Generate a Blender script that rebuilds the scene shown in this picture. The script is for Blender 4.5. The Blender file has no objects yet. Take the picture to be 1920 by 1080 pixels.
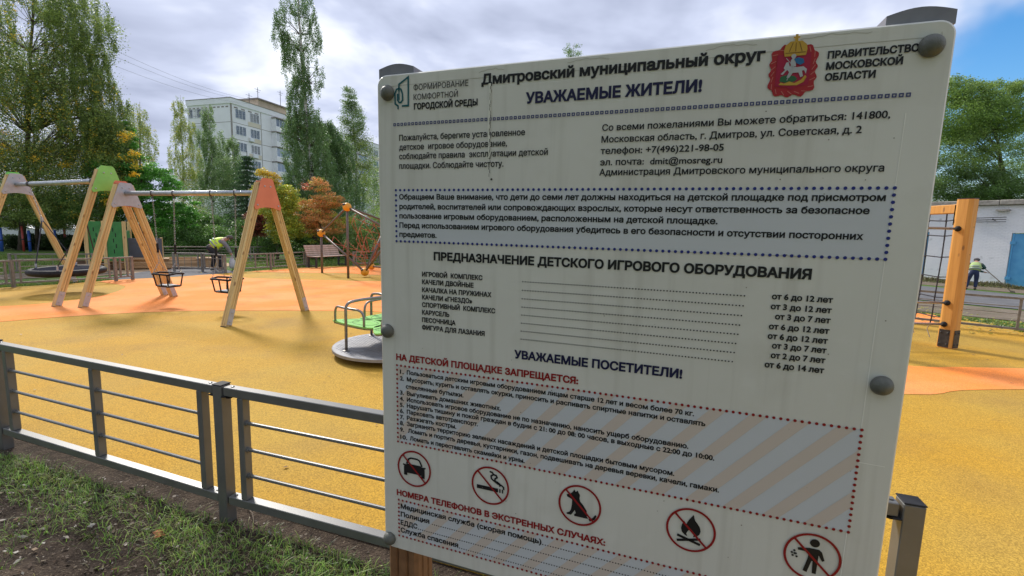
import bpy, math, random
import numpy as np
from mathutils import Vector, Matrix
from mathutils.geometry import delaunay_2d_cdt
random.seed(7); RNG = np.random.default_rng(11)
scene = bpy.context.scene
R = math.radians
# ------------------------------------------------------------------ camera
F = 862.0; CH = 1.65                                  # focal length in pixels of a 1920 wide frame, eye height
_d = np.array([770-960, 7500-540, F]); _d /= np.linalg.norm(_d)
_z = -_d; _f = np.array([0, 0, 1.]); _y = _f-(_f@_z)*_z; _y /= np.linalg.norm(_y); _x = np.cross(_y, _z)
M = np.array([_x, _y, _z]); EYE = np.array([0, 0, CH])
cam_data = bpy.data.cameras.new("camera"); camera = bpy.data.objects.new("camera", cam_data)
scene.collection.objects.link(camera); scene.camera = camera
cam_data.sensor_width = 36; cam_data.lens = F/1920*36; cam_data.clip_end = 2000; cam_data.clip_start = .05
rot = M @ np.diag([1, -1, -1.])
mw = Matrix([list(rot[i])+[EYE[i]] for i in range(3)]+[[0, 0, 0, 1]])
camera.matrix_world = mw
# ------------------------------------------------------------------ light
SUN_AZ, SUN_EL = (-.62, .78), 40                       # towards the sun
sun_data = bpy.data.lights.new("sun", 'SUN'); sun = bpy.data.objects.new("sun", sun_data); scene.collection.objects.link(sun)
sun_data.energy = 2.15; sun_data.angle = R(10); sun_data.color = (1, .95, .87)
_sd = Vector((SUN_AZ[0], SUN_AZ[1], 0)).normalized()*math.cos(R(SUN_EL)) + Vector((0, 0, math.sin(R(SUN_EL))))
sun.rotation_euler = _sd.to_track_quat('Z', 'Y').to_euler()
world = bpy.data.worlds.new("World"); scene.world = world; world.use_nodes = True
nt = world.node_tree; nt.nodes.clear()
def N(t, k, **kw):
    n = t.nodes.new(k)
    for a, v in kw.items(): setattr(n, a, v)
    return n
out = N(nt, 'ShaderNodeOutputWorld'); mixs = N(nt, 'ShaderNodeMixShader')
bg1 = N(nt, 'ShaderNodeBackground'); bg2 = N(nt, 'ShaderNodeBackground')
sky = N(nt, 'ShaderNodeTexSky'); sky.sky_type = 'NISHITA'; sky.sun_disc = False
sky.sun_elevation = R(SUN_EL); sky.sun_rotation = math.atan2(_sd.x, _sd.y); sky.air_density = 1.0; sky.ozone_density = 1.5
bg1.inputs[1].default_value = .10
hs = N(nt, 'ShaderNodeHueSaturation'); hs.inputs['Saturation'].default_value = 1.45; nt.links.new(sky.outputs[0], hs.inputs['Color']); nt.links.new(hs.outputs[0], bg1.inputs[0])
tc = N(nt, 'ShaderNodeTexCoord')
def vmath(op, a, b=None, val=None):
    n = N(nt, 'ShaderNodeVectorMath', operation=op); nt.links.new(a, n.inputs[0])
    if b is not None: nt.links.new(b, n.inputs[1])
    if val is not None: n.inputs[1].default_value = val
    return n
sepd = N(nt, 'ShaderNodeSeparateXYZ'); nt.links.new(tc.outputs['Generated'], sepd.inputs[0])
def fmath(op, a, b, tree=nt):
    n = N(tree, 'ShaderNodeMath', operation=op)
    for i, v in enumerate((a, b)):
        if isinstance(v, (int, float)): n.inputs[i].default_value = v
        else: tree.links.new(v, n.inputs[i])
    return n.outputs[0]
zz = fmath('MAXIMUM', sepd.outputs[2], 0.0); den = fmath('ADD', zz, .22)
comb = N(nt, 'ShaderNodeCombineXYZ')
nt.links.new(fmath('DIVIDE', sepd.outputs[0], den), comb.inputs[0]); nt.links.new(fmath('DIVIDE', sepd.outputs[1], den), comb.inputs[1])
n1 = N(nt, 'ShaderNodeTexNoise'); n1.inputs['Scale'].default_value = 1.5; n1.inputs['Detail'].default_value = 5; n1.inputs['Roughness'].default_value = .5; n1.inputs['Distortion'].default_value = .25
nt.links.new(comb.outputs[0], n1.inputs['Vector'])
ramp = N(nt, 'ShaderNodeValToRGB'); nt.links.new(n1.outputs[0], ramp.inputs[0])
cr = ramp.color_ramp; cr.elements[0].position = .33; cr.elements[0].color = (.20, .225, .31, 1); cr.elements[1].position = .64; cr.elements[1].color = (.60, .625, .68, 1)
e = cr.elements.new(.5); e.color = (.355, .39, .50, 1)
nt.links.new(ramp.outputs[0], bg2.inputs[0]); bg2.inputs[1].default_value = 1.0
# a gap in the clouds, low on the right
hole = M@np.array([(1925-960)/F, (215-540)/F, 1.]); hole /= np.linalg.norm(hole)
vs = vmath('SUBTRACT', tc.outputs['Generated'], val=tuple(hole)); sc3 = vmath('MULTIPLY', vs.outputs[0], val=(1, 1, 1.1))
ln = vmath('LENGTH', sc3.outputs[0])
n2 = N(nt, 'ShaderNodeTexNoise'); n2.inputs['Scale'].default_value = 4.5; n2.inputs['Detail'].default_value = 4; nt.links.new(tc.outputs['Generated'], n2.inputs['Vector'])
hv = fmath('ADD', ln.outputs['Value'], fmath('MULTIPLY', fmath('SUBTRACT', n2.outputs[0], .5), .35))
mr = N(nt, 'ShaderNodeMapRange'); mr.interpolation_type = 'SMOOTHSTEP'; nt.links.new(hv, mr.inputs[0]); mr.inputs[1].default_value = .11; mr.inputs[2].default_value = .20
nt.links.new(mr.outputs[0], mixs.inputs[0]); nt.links.new(bg1.outputs[0], mixs.inputs[1]); nt.links.new(bg2.outputs[0], mixs.inputs[2])
nt.links.new(mixs.outputs[0], out.inputs[0])
scene.view_settings.view_transform = 'Standard'; scene.view_settings.look = 'None'
scene.view_settings.gamma = 1; scene.view_settings.use_curve_mapping = False; scene.view_settings.exposure = 0.92
try: scene.cycles.use_denoising = True; scene.cycles.max_bounces = 6; scene.cycles.transparent_max_bounces = 8
except Exception: pass

# ------------------------------------------------------------------ layout helpers: where a sight line meets the place
def ray(px, py): return M@np.array([(px-960)/F, (py-540)/F, 1.])
def hterr(x, y):
    q = (x-8.69)*.62+(y-8.88)*.78 if x > 0 else -1
    w = min(max((x-3)/5, 0), 1)
    return -.05*min(max(q-.9, 0), 11)*w
def G(px, py, h=0.):
    r = ray(px, py); return EYE+r*((h-CH)/r[2])
def GT(px, py):
    h = 0.
    for _ in range(40):
        p = G(px, py, h); h = .5*h+.5*hterr(p[0], p[1])
    return np.array([p[0], p[1], h])
def at(px, py, Y):
    r = ray(px, py); return EYE+r*(Y/r[1])
def height_over(px, py, P):
    r = ray(px, py); return (EYE+r*(math.hypot(P[0], P[1])/math.hypot(r[0], r[1])))[2]

# ------------------------------------------------------------------ materials
MATS = {}
def mat(name, col, rough=.6, metal=0., col2=None, scale=8., bump=0., bscale=60., spec=None, detail=4., stretch=None, mixpos=(.35, .65), coord='Object'):
    if name in MATS: return MATS[name]
    m = bpy.data.materials.new(name); m.use_nodes = True; t = m.node_tree; b = t.nodes['Principled BSDF']
    b.inputs['Base Color'].default_value = (*col, 1); b.inputs['Roughness'].default_value = rough; b.inputs['Metallic'].default_value = metal
    if spec is not None: b.inputs['Specular IOR Level'].default_value = spec
    if col2 is not None or bump:
        c = N(t, 'ShaderNodeTexCoord'); mp = N(t, 'ShaderNodeMapping'); t.links.new(c.outputs[coord], mp.inputs[0])
        if stretch: mp.inputs['Scale'].default_value = stretch
    if col2 is not None:
        n = N(t, 'ShaderNodeTexNoise'); n.inputs['Scale'].default_value = scale; n.inputs['Detail'].default_value = detail; t.links.new(mp.outputs[0], n.inputs['Vector'])
        r = N(t, 'ShaderNodeValToRGB'); r.color_ramp.elements[0].position, r.color_ramp.elements[1].position = mixpos
        r.color_ramp.elements[0].color = (*col, 1); r.color_ramp.elements[1].color = (*col2, 1)
        t.links.new(n.outputs[0], r.inputs[0]); t.links.new(r.outputs[0], b.inputs['Base Color'])
    if bump:
        n = N(t, 'ShaderNodeTexNoise'); n.inputs['Scale'].default_value = bscale; n.inputs['Detail'].default_value = 3; t.links.new(mp.outputs[0], n.inputs['Vector'])
        bp = N(t, 'ShaderNodeBump'); bp.inputs['Strength'].default_value = bump; bp.inputs['Distance'].default_value = .01
        t.links.new(n.outputs[0], bp.inputs['Height']); t.links.new(bp.outputs[0], b.inputs['Normal'])
    MATS[name] = m; return m
def layered(name, layers, rough=.9, bump=(.4, 150., .004), gran=None):
    """layers: first (col), then (col, scale, lo, hi, strength, detail) mixed over by noise"""
    m = bpy.data.materials.new(name); m.use_nodes = True; t = m.node_tree; b = t.nodes['Principled BSDF']
    b.inputs['Roughness'].default_value = rough; b.inputs['Specular IOR Level'].default_value = .25
    c = N(t, 'ShaderNodeTexCoord'); cur = N(t, 'ShaderNodeRGB'); cur.outputs[0].default_value = (*layers[0], 1); cur = cur.outputs[0]
    for col, sc_, lo, hi, st, det in layers[1:]:
        n = N(t, 'ShaderNodeTexNoise'); n.inputs['Scale'].default_value = sc_; n.inputs['Detail'].default_value = det; t.links.new(c.outputs['Object'], n.inputs['Vector'])
        r = N(t, 'ShaderNodeMapRange'); r.inputs[1].default_value = lo; r.inputs[2].default_value = hi; r.inputs[4].default_value = st; t.links.new(n.outputs[0], r.inputs[0])
        x = N(t, 'ShaderNodeMix', data_type='RGBA'); t.links.new(r.outputs[0], x.inputs[0]); t.links.new(cur, x.inputs[6]); x.inputs[7].default_value = (*col, 1); cur = x.outputs[2]
    hsrc = None
    if gran:
        v = N(t, 'ShaderNodeTexVoronoi'); v.inputs['Scale'].default_value = gran[0]; t.links.new(c.outputs['Object'], v.inputs['Vector'])
        s = N(t, 'ShaderNodeSeparateColor'); t.links.new(v.outputs['Color'], s.inputs[0])
        r = N(t, 'ShaderNodeMapRange'); r.inputs[3].default_value = gran[1]; r.inputs[4].default_value = gran[2]; t.links.new(s.outputs[0], r.inputs[0])
        x = N(t, 'ShaderNodeVectorMath', operation='SCALE'); t.links.new(cur, x.inputs[0]); t.links.new(r.outputs[0], x.inputs['Scale']); cur = x.outputs[0]
        hsrc = v.outputs['Distance']
    t.links.new(cur, b.inputs['Base Color'])
    if bump:
        if hsrc is None:
            n = N(t, 'ShaderNodeTexNoise'); n.inputs['Scale'].default_value = bump[1]; n.inputs['Detail'].default_value = 4; t.links.new(c.outputs['Object'], n.inputs['Vector']); hsrc = n.outputs[0]
        bp = N(t, 'ShaderNodeBump'); bp.inputs['Strength'].default_value = bump[0]; bp.inputs['Distance'].default_value = bump[2]
        t.links.new(hsrc, bp.inputs['Height']); t.links.new(bp.outputs[0], b.inputs['Normal'])
    MATS[name] = m; return m
def leaf_mat(name, transl=.35):
    m = bpy.data.materials.new(name); m.use_nodes = True; t = m.node_tree; b = t.nodes['Principled BSDF']; b.inputs['Roughness'].default_value = .42; b.inputs['Specular IOR Level'].default_value = .5
    a = N(t, 'ShaderNodeAttribute'); a.attribute_name = 'leaf_colour'; t.links.new(a.outputs['Color'], b.inputs['Base Color'])
    tr = N(t, 'ShaderNodeBsdfTranslucent'); t.links.new(a.outputs['Color'], tr.inputs[0]); mx = N(t, 'ShaderNodeMixShader'); mx.inputs[0].default_value = transl
    o = t.nodes['Material Output']; t.links.new(b.outputs[0], mx.inputs[1]); t.links.new(tr.outputs[0], mx.inputs[2]); t.links.new(mx.outputs[0], o.inputs[0]); return m
LEAF = leaf_mat('leaf', .42)
GRASSM = leaf_mat('grass_blade', .3)
def wood_mat(name, c1, c2, knot=(.20, .09, .03)):
    m = bpy.data.materials.new(name); m.use_nodes = True; t = m.node_tree; b = t.nodes['Principled BSDF']; b.inputs['Roughness'].default_value = .6
    c = N(t, 'ShaderNodeTexCoord'); mp = N(t, 'ShaderNodeMapping'); mp.inputs['Scale'].default_value = (30, 30, 1.6); t.links.new(c.outputs['Object'], mp.inputs[0])
    n = N(t, 'ShaderNodeTexNoise'); n.inputs['Scale'].default_value = 1; n.inputs['Detail'].default_value = 5; t.links.new(mp.outputs[0], n.inputs['Vector'])
    r = N(t, 'ShaderNodeValToRGB'); r.color_ramp.elements[0].position = .32; r.color_ramp.elements[1].position = .68; r.color_ramp.elements[0].color = (*c1, 1); r.color_ramp.elements[1].color = (*c2, 1); t.links.new(n.outputs[0], r.inputs[0])
    v = N(t, 'ShaderNodeTexVoronoi'); v.inputs['Scale'].default_value = 1; mp2 = N(t, 'ShaderNodeMapping'); mp2.inputs['Scale'].default_value = (8, 8, 3.3); t.links.new(c.outputs['Object'], mp2.inputs[0]); t.links.new(mp2.outputs[0], v.inputs['Vector'])
    k = N(t, 'ShaderNodeMapRange'); k.inputs[1].default_value = .10; k.inputs[2].default_value = .17; k.inputs[3].default_value = .8; k.inputs[4].default_value = 0; t.links.new(v.outputs['Distance'], k.inputs[0])
    x = N(t, 'ShaderNodeMix', data_type='RGBA'); t.links.new(k.outputs[0], x.inputs[0]); t.links.new(r.outputs[0], x.inputs[6]); x.inputs[7].default_value = (*knot, 1); t.links.new(x.outputs[2], b.inputs['Base Color'])
    bp = N(t, 'ShaderNodeBump'); bp.inputs['Strength'].default_value = .25; bp.inputs['Distance'].default_value = .004; t.links.new(n.outputs[0], bp.inputs['Height']); t.links.new(bp.outputs[0], b.inputs['Normal'])
    MATS[name] = m; return m
PINE = wood_mat('pine_timber', (.50, .33, .13), (.72, .55, .25))
OILED = wood_mat('oiled_timber', (.56, .25, .05), (.68, .34, .075))
POSTW = wood_mat('sign_timber', (.16, .075, .032), (.25, .125, .055))
BENCHW = mat('bench_wood', (.40, .27, .20), .7, col2=(.55, .40, .31), scale=6)
STEEL = mat('galvanised_steel', (.50, .52, .55), .42, .75, col2=(.36, .38, .41), scale=14, mixpos=(.3, .7))
SHOE = mat('steel_plate', (.46, .47, .50), .5, .3, col2=(.40, .41, .44), scale=12)
FENCE = layered('fence_paint', [(.100, .099, .092), ((.125, .123, .115), 6, .4, .62, .9, 4), ((.15, .145, .13), 45, .66, .78, .5, 3), ((.13, .075, .04), 11, .69, .76, .7, 5)], .40, (.10, 160, .002))
FENCE.node_tree.nodes['Principled BSDF'].inputs['Specular IOR Level'].default_value = .9; FENCE.node_tree.nodes['Principled BSDF'].inputs['Coat Weight'].default_value = .10; FENCE.node_tree.nodes['Principled BSDF'].inputs['Coat Roughness'].default_value = .3
FFENCE = mat('far_fence_paint', (.17, .15, .13), .5, .1, col2=(.24, .22, .19), scale=12)
DARKM = mat('dark_metal', (.035, .032, .036), .45, .3, col2=(.06, .055, .055), scale=20)
BLACKR = mat('black_rubber', (.010, .010, .012), .7, col2=(.02, .02, .022), scale=20, spec=.3)
ORANGEP = mat('orange_plastic_panel', (.72, .22, .11), .45, col2=(.66, .19, .09), scale=5)
GREENP = mat('green_plastic_panel', (.27, .62, .13), .4, col2=(.23, .55, .11), scale=5)
TUBEB = mat('brown_tube_paint', (.115, .085, .07), .5, .1, col2=(.17, .13, .11), scale=20)
BALLY = mat('yellow_ball', (.80, .36, .02), .5, col2=(.70, .30, .02), scale=10)
ROPER = mat('red_rope', (.50, .10, .05), .8, col2=(.42, .16, .09), scale=40)
ROPEB = mat('black_rope', (.02, .02, .03), .8, col2=(.045, .045, .06), scale=60)
CAPG = mat('grey_cap_plastic', (.17, .17, .20), .45, col2=(.21, .21, .24), scale=30)

# ------------------------------------------------------------------ mesh builder
class MB:
    def __init__(s): s.v = []; s.f = []
    def add(s, V, Fc, mtx=None):
        b = len(s.v)
        for p in V:
            p = Vector(p)
            s.v.append(tuple(mtx@p if mtx else p))
        s.f += [tuple(b+i for i in f) for f in Fc]; return s
    def box(s, a, b, mtx=None, bev=0.):
        (x0, y0, z0), (x1, y1, z1) = a, b
        if bev <= 0:
            return s.add([(x0, y0, z0), (x1, y0, z0), (x1, y1, z0), (x0, y1, z0), (x0, y0, z1), (x1, y0, z1), (x1, y1, z1), (x0, y1, z1)],
                         [(0, 3, 2, 1), (4, 5, 6, 7), (0, 1, 5, 4), (1, 2, 6, 5), (2, 3, 7, 6), (3, 0, 4, 7)], mtx)
        c = bev; P = [(x0+c, y0), (x1-c, y0), (x1, y0+c), (x1, y1-c), (x1-c, y1), (x0+c, y1), (x0, y1-c), (x0, y0+c)]
        Q = [(x0+c, y0+c), (x1-c, y0+c), (x1-c, y0+c), (x1-c, y1-c), (x1-c, y1-c), (x0+c, y1-c), (x0+c, y1-c), (x0+c, y0+c)]
        V = [(*q, z0) for q in Q]+[(*p, z0+c) for p in P]+[(*p, z1-c) for p in P]+[(*q, z1) for q in Q]
        Fc = []
        for k in range(3):
            for i in range(8): Fc.append((k*8+i, k*8+(i+1) % 8, (k+1)*8+(i+1) % 8, (k+1)*8+i))
        Fc.append((0, 6, 4, 2)); Fc.append((24, 26, 28, 30)); return s.add(V, Fc, mtx)
    def prism(s, poly, z0, z1, mtx=None):
        n = len(poly); V = [(*p, z0) for p in poly]+[(*p, z1) for p in poly]
        return s.add(V, [tuple(range(n))[::-1], tuple(range(n, 2*n))]+[(i, (i+1) % n, n+(i+1) % n, n+i) for i in range(n)], mtx)
    def tube(s, pts, r, n=8, cap=True):
        pts = [Vector(p) for p in pts]; rr = r if isinstance(r, (list, tuple, np.ndarray)) else [r]*len(pts); b = len(s.v); up = None
        for i, p in enumerate(pts):
            a = pts[max(i-1, 0)]; c = pts[min(i+1, len(pts)-1)]; d = (c-a); d = d.normalized() if d.length > 1e-9 else Vector((0, 0, 1))
            if up is None:
                up = Vector((0, 0, 1)) if abs(d.z) < .9 else Vector((1, 0, 0)); up = (up-up.dot(d)*d).normalized()
            else:
                up = up-up.dot(d)*d; up = up.normalized() if up.length > 1e-6 else Vector((1, 0, 0))
            w = d.cross(up)
            for k in range(n):
                t = 2*math.pi*k/n; s.v.append(tuple(p+(up*math.cos(t)+w*math.sin(t))*rr[i]))
        for i in range(len(pts)-1):
            for k in range(n): s.f.append((b+i*n+k, b+i*n+(k+1) % n, b+(i+1)*n+(k+1) % n, b+(i+1)*n+k))
        if cap: s.f.append(tuple(b+k for k in range(n))[::-1]); s.f.append(tuple(b+(len(pts)-1)*n+k for k in range(n)))
        return s
    def lathe(s, prof, n=24, mtx=None):
        V = [(r*math.cos(2*math.pi*k/n), r*math.sin(2*math.pi*k/n), z) for r, z in prof for k in range(n)]; Fc = []
        for i in range(len(prof)-1):
            for k in range(n): Fc.append((i*n+k, i*n+(k+1) % n, (i+1)*n+(k+1) % n, (i+1)*n+k))
        Fc.append(tuple(range(n))[::-1]); Fc.append(tuple((len(prof)-1)*n+k for k in range(n))); return s.add(V, Fc, mtx)
    def ball(s, c, r, n=12, sz=1.):
        m_ = max(4, n//2); prof = [(max(r*math.sin(math.pi*i/m_), 1e-4), -r*sz*math.cos(math.pi*i/m_)) for i in range(m_+1)]
        return s.lathe(prof, n, Matrix.Translation(Vector(c)))
    def build(s, name, material, parent=None, smooth=False, kind=None, angle=None):
        me = bpy.data.meshes.new(name); me.from_pydata(s.v, [], s.f); me.materials.append(material)
        if smooth: me.shade_smooth()
        if angle: me.shade_smooth(); me.set_sharp_from_angle(angle=R(angle))
        o = bpy.data.objects.new(name, me); scene.collection.objects.link(o)
        if parent: o.parent = parent
        if kind: o['kind'] = kind
        return o
def empty(name, label, cat, loc=(0, 0, 0), rz=0., group=None):
    o = bpy.data.objects.new(name, None); scene.collection.objects.link(o); o.location = loc; o.rotation_euler = (0, 0, rz); o.empty_display_size = .1
    o['label'] = label; o['category'] = cat
    if group: o['group'] = group
    return o
def tag(o, label, cat, group=None):
    o['label'] = label; o['category'] = cat
    if group: o['group'] = group
    return o
def frame(o, x, z=None):
    """matrix with origin o, local X along x and local Z along z"""
    x = Vector(x).normalized(); z = Vector(z or (0, 0, 1)); z = (z-z.dot(x)*x).normalized(); y = z.cross(x)
    return Matrix(((x.x, y.x, z.x, o[0]), (x.y, y.y, z.y, o[1]), (x.z, y.z, z.z, o[2]), (0, 0, 0, 1)))
def link_copy(o, parent, name=None):
    c = o.copy(); scene.collection.objects.link(c); c.parent = parent; return c
def sheet(name, poly, z, material, kind='structure', thick=0.0):
    mb = MB(); P = [Vector((p[0], p[1])) for p in poly]
    r = delaunay_2d_cdt(P, [(i, (i+1) % len(P)) for i in range(len(P))], [], 1, 1e-5)
    mb.add([(p.x, p.y, z) for p in r[0]], [tuple(f) for f in r[2]])
    for i, f in enumerate(mb.f):
        a, b, c = [Vector(mb.v[k]) for k in f[:3]]
        if (b-a).cross(c-a).z < 0: mb.f[i] = tuple(reversed(f))
    if thick:
        n = len(poly)
        for i in range(n):
            a, b = poly[i], poly[(i+1) % n]; k = len(mb.v); mb.v += [(a[0], a[1], z), (b[0], b[1], z), (b[0], b[1], z-thick), (a[0], a[1], z-thick)]; mb.f.append((k, k+1, k+2, k+3))
    return mb.build(name, material, kind=kind)
def smooth_poly(pts, n=6):
    pts = [np.array(p[:2], float) for p in pts]; o = []; k = len(pts)
    for i in range(k):
        p0, p1, p2, p3 = pts[i-1], pts[i], pts[(i+1) % k], pts[(i+2) % k]
        for j in range(n):
            t = j/n; o.append(tuple(.5*((2*p1)+(-p0+p2)*t+(2*p0-5*p1+4*p2-p3)*t*t+(-p0+3*p1-3*p2+p3)*t**3)))
    return o

# ================================================================== ground
LAWN = layered('lawn', [(.075, .14, .022), ((.12, .22, .03), .5, .4, .6, .9, 3), ((.17, .13, .07), .9, .56, .68, .75, 4), ((.045, .085, .015), 9, .45, .7, .8, 4), ((.35, .30, .06), 26, .70, .76, .8, 2)], .95, (.6, 40, .03))
SOIL = layered('soil', [(.045, .031, .021), ((.085, .060, .041), 9, .42, .62, .9, 6), ((.035, .024, .016), 30, .5, .7, .8, 5), ((.21, .165, .11), 110, .60, .68, .9, 3)], .95, (1.0, 70, .02))
YEL = layered('yellow_rubber', [(.54, .295, .028), ((.51, .32, .055), .7, .38, .62, .8, 3), ((.36, .21, .05), 1.1, .50, .68, .42, 7), ((.30, .18, .06), .33, .56, .66, .28, 5), ((.33, .18, .04), 9, .62, .76, .45, 4)], .85, (.35, 0, .004), gran=(170., .62, 1.22))
ORA = layered('orange_rubber', [(.92, .275, .045), ((.92, .36, .115), .8, .4, .62, .8, 3), ((.55, .17, .06), 1.2, .52, .70, .35, 7), ((.46, .14, .05), 8, .64, .76, .4, 4)], .85, (.3, 0, .004), gran=(170., .74, 1.16))
ASPH = layered('asphalt', [(.13, .13, .135), ((.18, .178, .18), 1.5, .4, .65, .8, 4), ((.09, .088, .09), 14, .5, .72, .6, 4)], .9, (.5, 90, .006))
DIRT = layered('bare_dirt', [(.16, .125, .09), ((.23, .19, .14), 1.3, .4, .62, .8, 4), ((.09, .12, .04), 2.3, .56, .66, .7, 4), ((.10, .075, .05), 12, .5, .7, .7, 4)], .95, (.6, 50, .02))
SAND = layered('sand', [(.42, .29, .17), ((.50, .37, .23), 3, .4, .6, .8, 4)], .95, (.4, 60, .01))
# the one large sheet: a grid that dips towards the garage on the right
xs = np.concatenate([np.linspace(-900, -60, 8), np.linspace(-50, 60, 74), np.linspace(80, 900, 8)]); ys = np.concatenate([np.linspace(-300, -10, 5), np.linspace(-6, 70, 58), np.linspace(90, 1200, 8)])
mb = MB()
for y in ys:
    for x in xs: mb.v.append((x, y, hterr(x, y)-.035))
nx = len(xs)
for j in range(len(ys)-1):
    for i in range(nx-1): mb.f.append((j*nx+i, j*nx+i+1, (j+1)*nx+i+1, (j+1)*nx+i))
mb.build('ground', LAWN, kind='structure', smooth=True)
FA, FB, FC = G(12, 835), G(428, 970), np.array([1.37, 1.46, 0])       # fence post feet
fdir = (FC-FB)/np.linalg.norm(FC-FB)
# rubber safety surface
edge = [(-13.5, 6.8), (-12.9, 9.4), (-12.0, 10.66), (-11.39, 11.57), (-10.97, 12.85), (-10.18, 13.83), (-9.5, 15.2), (-8.6, 17.6), (-6.9, 19.6), (-4.5, 20.4), (0, 19.2), (4.5, 16.2), (7.4, 13.2), (8.6, 11.2), (9.46, 9.95), (9.92, 9.57), (9.75, 8.6), (9.6, 7.0), (9.3, 3), (9, -3), (.3, -3), (.75, .6), (1.30, 1.57), (-1.49, 2.53), (-3.62, 3.29), (-9, 5.2)]
sheet('rubber_surface', edge, .004, YEL, thick=.03)
o1 = smooth_poly([G(-60, 571), G(0, 575), G(110, 567), G(200, 553), G(236, 537), G(200, 528)[:2]+np.array([-.1, -.1]), G(233, 524.5), G(330, 520.5), G(405, 515), G(470, 522), G(560, 524.5), G(705, 528), G(800, 529), G(900, 540), G(900, 575), G(780, 590), G(700, 584.5), G(577, 583), G(414, 583), G(340, 584), G(233, 588), G(100, 596), G(0, 604), G(-80, 609)], 3)
sheet('orange_patch', o1, .008, ORA)
sheet('orange_patch', smooth_poly([G(470, 509.5), G(520, 506.5), G(575, 503), G(640, 500.5), G(712, 499.5), G(800, 500), G(800, 512), G(712, 516), G(640, 512), G(560, 511.5)], 3), .008, ORA)
sheet('orange_patch', smooth_poly([(3.2, 6.6), G(1695, 686), G(1800, 689), G(1920, 692), G(2100, 700), G(2050, 733), G(1920, 731), G(1800, 733), G(1697, 740), (2.2, 5.2)], 4), .008, ORA)
sheet('orange_patch', smooth_poly([(6.2, 9.6), (7.6, 10.8), G(1722, 588), G(1762, 595), G(1768, 601), G(1762, 607), G(1712, 608), (7.0, 8.9)], 4), .008, ORA)
sheet('asphalt_path', [G(300, 519)[:2], G(425, 515)[:2], G(440, 508)[:2], G(400, 501)[:2], G(370, 499)[:2], G(325, 503)[:2], G(262, 509)[:2], G(195, 521)[:2], (-11.15, 12.75)], -.016, ASPH)
sheet('sand_bed', smooth_poly([G(150, 516), G(235, 512), G(300, 507), G(360, 503), G(430, 498), G(420, 491), G(340, 487), G(220, 489), G(120, 500)], 3), -.022, SAND)
sheet('bare_dirt', smooth_poly([G(-60, 524), G(40, 521), G(130, 517), G(210, 512), G(190, 506), G(100, 508), G(20, 511), G(-60, 512)], 3), -.02, DIRT)
def strip(name, pts_near, pts_far, material, dz):
    mb = MB()
    for a, b in zip(pts_near, pts_far):
        for t in (0, .25, .5, .75, 1):
            p = a*(1-t)+b*t; mb.v.append((p[0], p[1], hterr(p[0], p[1])+dz))
    n = len(pts_near)
    for i in range(n-1):
        for k in range(4): q = i*5+k; mb.f.append((q, q+1, q+6, q+5))
    return mb.build(name, material, kind='structure', smooth=True)
tdir = np.array([.62, -.99, 0]); tdir /= np.linalg.norm(tdir)
def row_pts(px0, py0, n=9, lo=-22, hi=26):
    c = GT(px0, py0); return [c+tdir*t for t in np.linspace(lo, hi, n)]
strip('garage_road', row_pts(1860, 574), row_pts(1880, 549), ASPH, -.012)
strip('dirt_verge', row_pts(1870, 597), row_pts(1862, 576), DIRT, -.02)
strip('dirt_verge', row_pts(1880, 546), row_pts(1880, 538), DIRT, -.02)
# near soil, a finely uneven sheet on this side of the fence
mb = MB(); SX, SY = np.linspace(-6.5, 1.5, 150), np.linspace(-2.6, 4.6, 140)
def soil_h(x, y): return .012*math.sin(x*5.1+1.3*math.sin(y*3.7))+.009*math.sin(y*9.3+x*4.1)+.006*math.sin(x*17+y*13)+.005*math.sin(x*31-y*27)
def front(x, y):   # > 0 on the camera's side of the fence line
    n_ = np.array([-fdir[1], fdir[0]]); return -((x-FB[0])*n_[0]+(y-FB[1])*n_[1])
idx = {}
for j, y in enumerate(SY):
    for i, x in enumerate(SX):
        k = front(x, y); z = soil_h(x, y)*min(1, max(0, (k+.1)*4)) - .004
        if k < -.02 or x > .25+y*.7: z = min(z, -.02)
        idx[(i, j)] = len(mb.v); mb.v.append((x, y, z))
for j in range(len(SY)-1):
    for i in range(len(SX)-1):
        if front(SX[i], SY[j]) > -.28 : mb.f.append((idx[i, j], idx[i+1, j], idx[i+1, j+1], idx[i, j+1]))
mb.build('soil', SOIL, kind='structure', smooth=True)

# ---- grass blades, leaf litter (uncountable)
def fast_mesh(name, V, Q, material, cols=None, parent=None, kind=None):
    """V (n,3) float; Q (m,k) int faces; cols (n,3) per vertex colours"""
    me = bpy.data.meshes.new(name); n, (m_, k) = len(V), Q.shape
    me.vertices.add(n); me.vertices.foreach_set('co', V.astype(np.float32).ravel())
    me.loops.add(m_*k); me.loops.foreach_set('vertex_index', Q.astype(np.int32).ravel())
    me.polygons.add(m_); me.polygons.foreach_set('loop_start', np.arange(0, m_*k, k, dtype=np.int32)); me.polygons.foreach_set('loop_total', np.full(m_, k, dtype=np.int32))
    if cols is not None:
        a = me.attributes.new('leaf_colour', 'FLOAT_COLOR', 'POINT'); a.data.foreach_set('color', np.hstack([cols, np.ones((n, 1))]).astype(np.float32).ravel())
    me.update(calc_edges=True); me.materials.append(material)
    o = bpy.data.objects.new(name, me); scene.collection.objects.link(o)
    if parent: o.parent = parent
    if kind: o['kind'] = kind
    return o
def vnoise(x, y, s, seed=0):
    return (np.sin(x*s*1.7+seed)+np.sin(y*s*2.1+seed*2.3+1.3*np.sin(x*s*.9))+np.sin((x+y)*s*3.3+seed*.7)+.6*np.sin((x-1.4*y)*s*6.1+seed))/3.6
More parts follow.
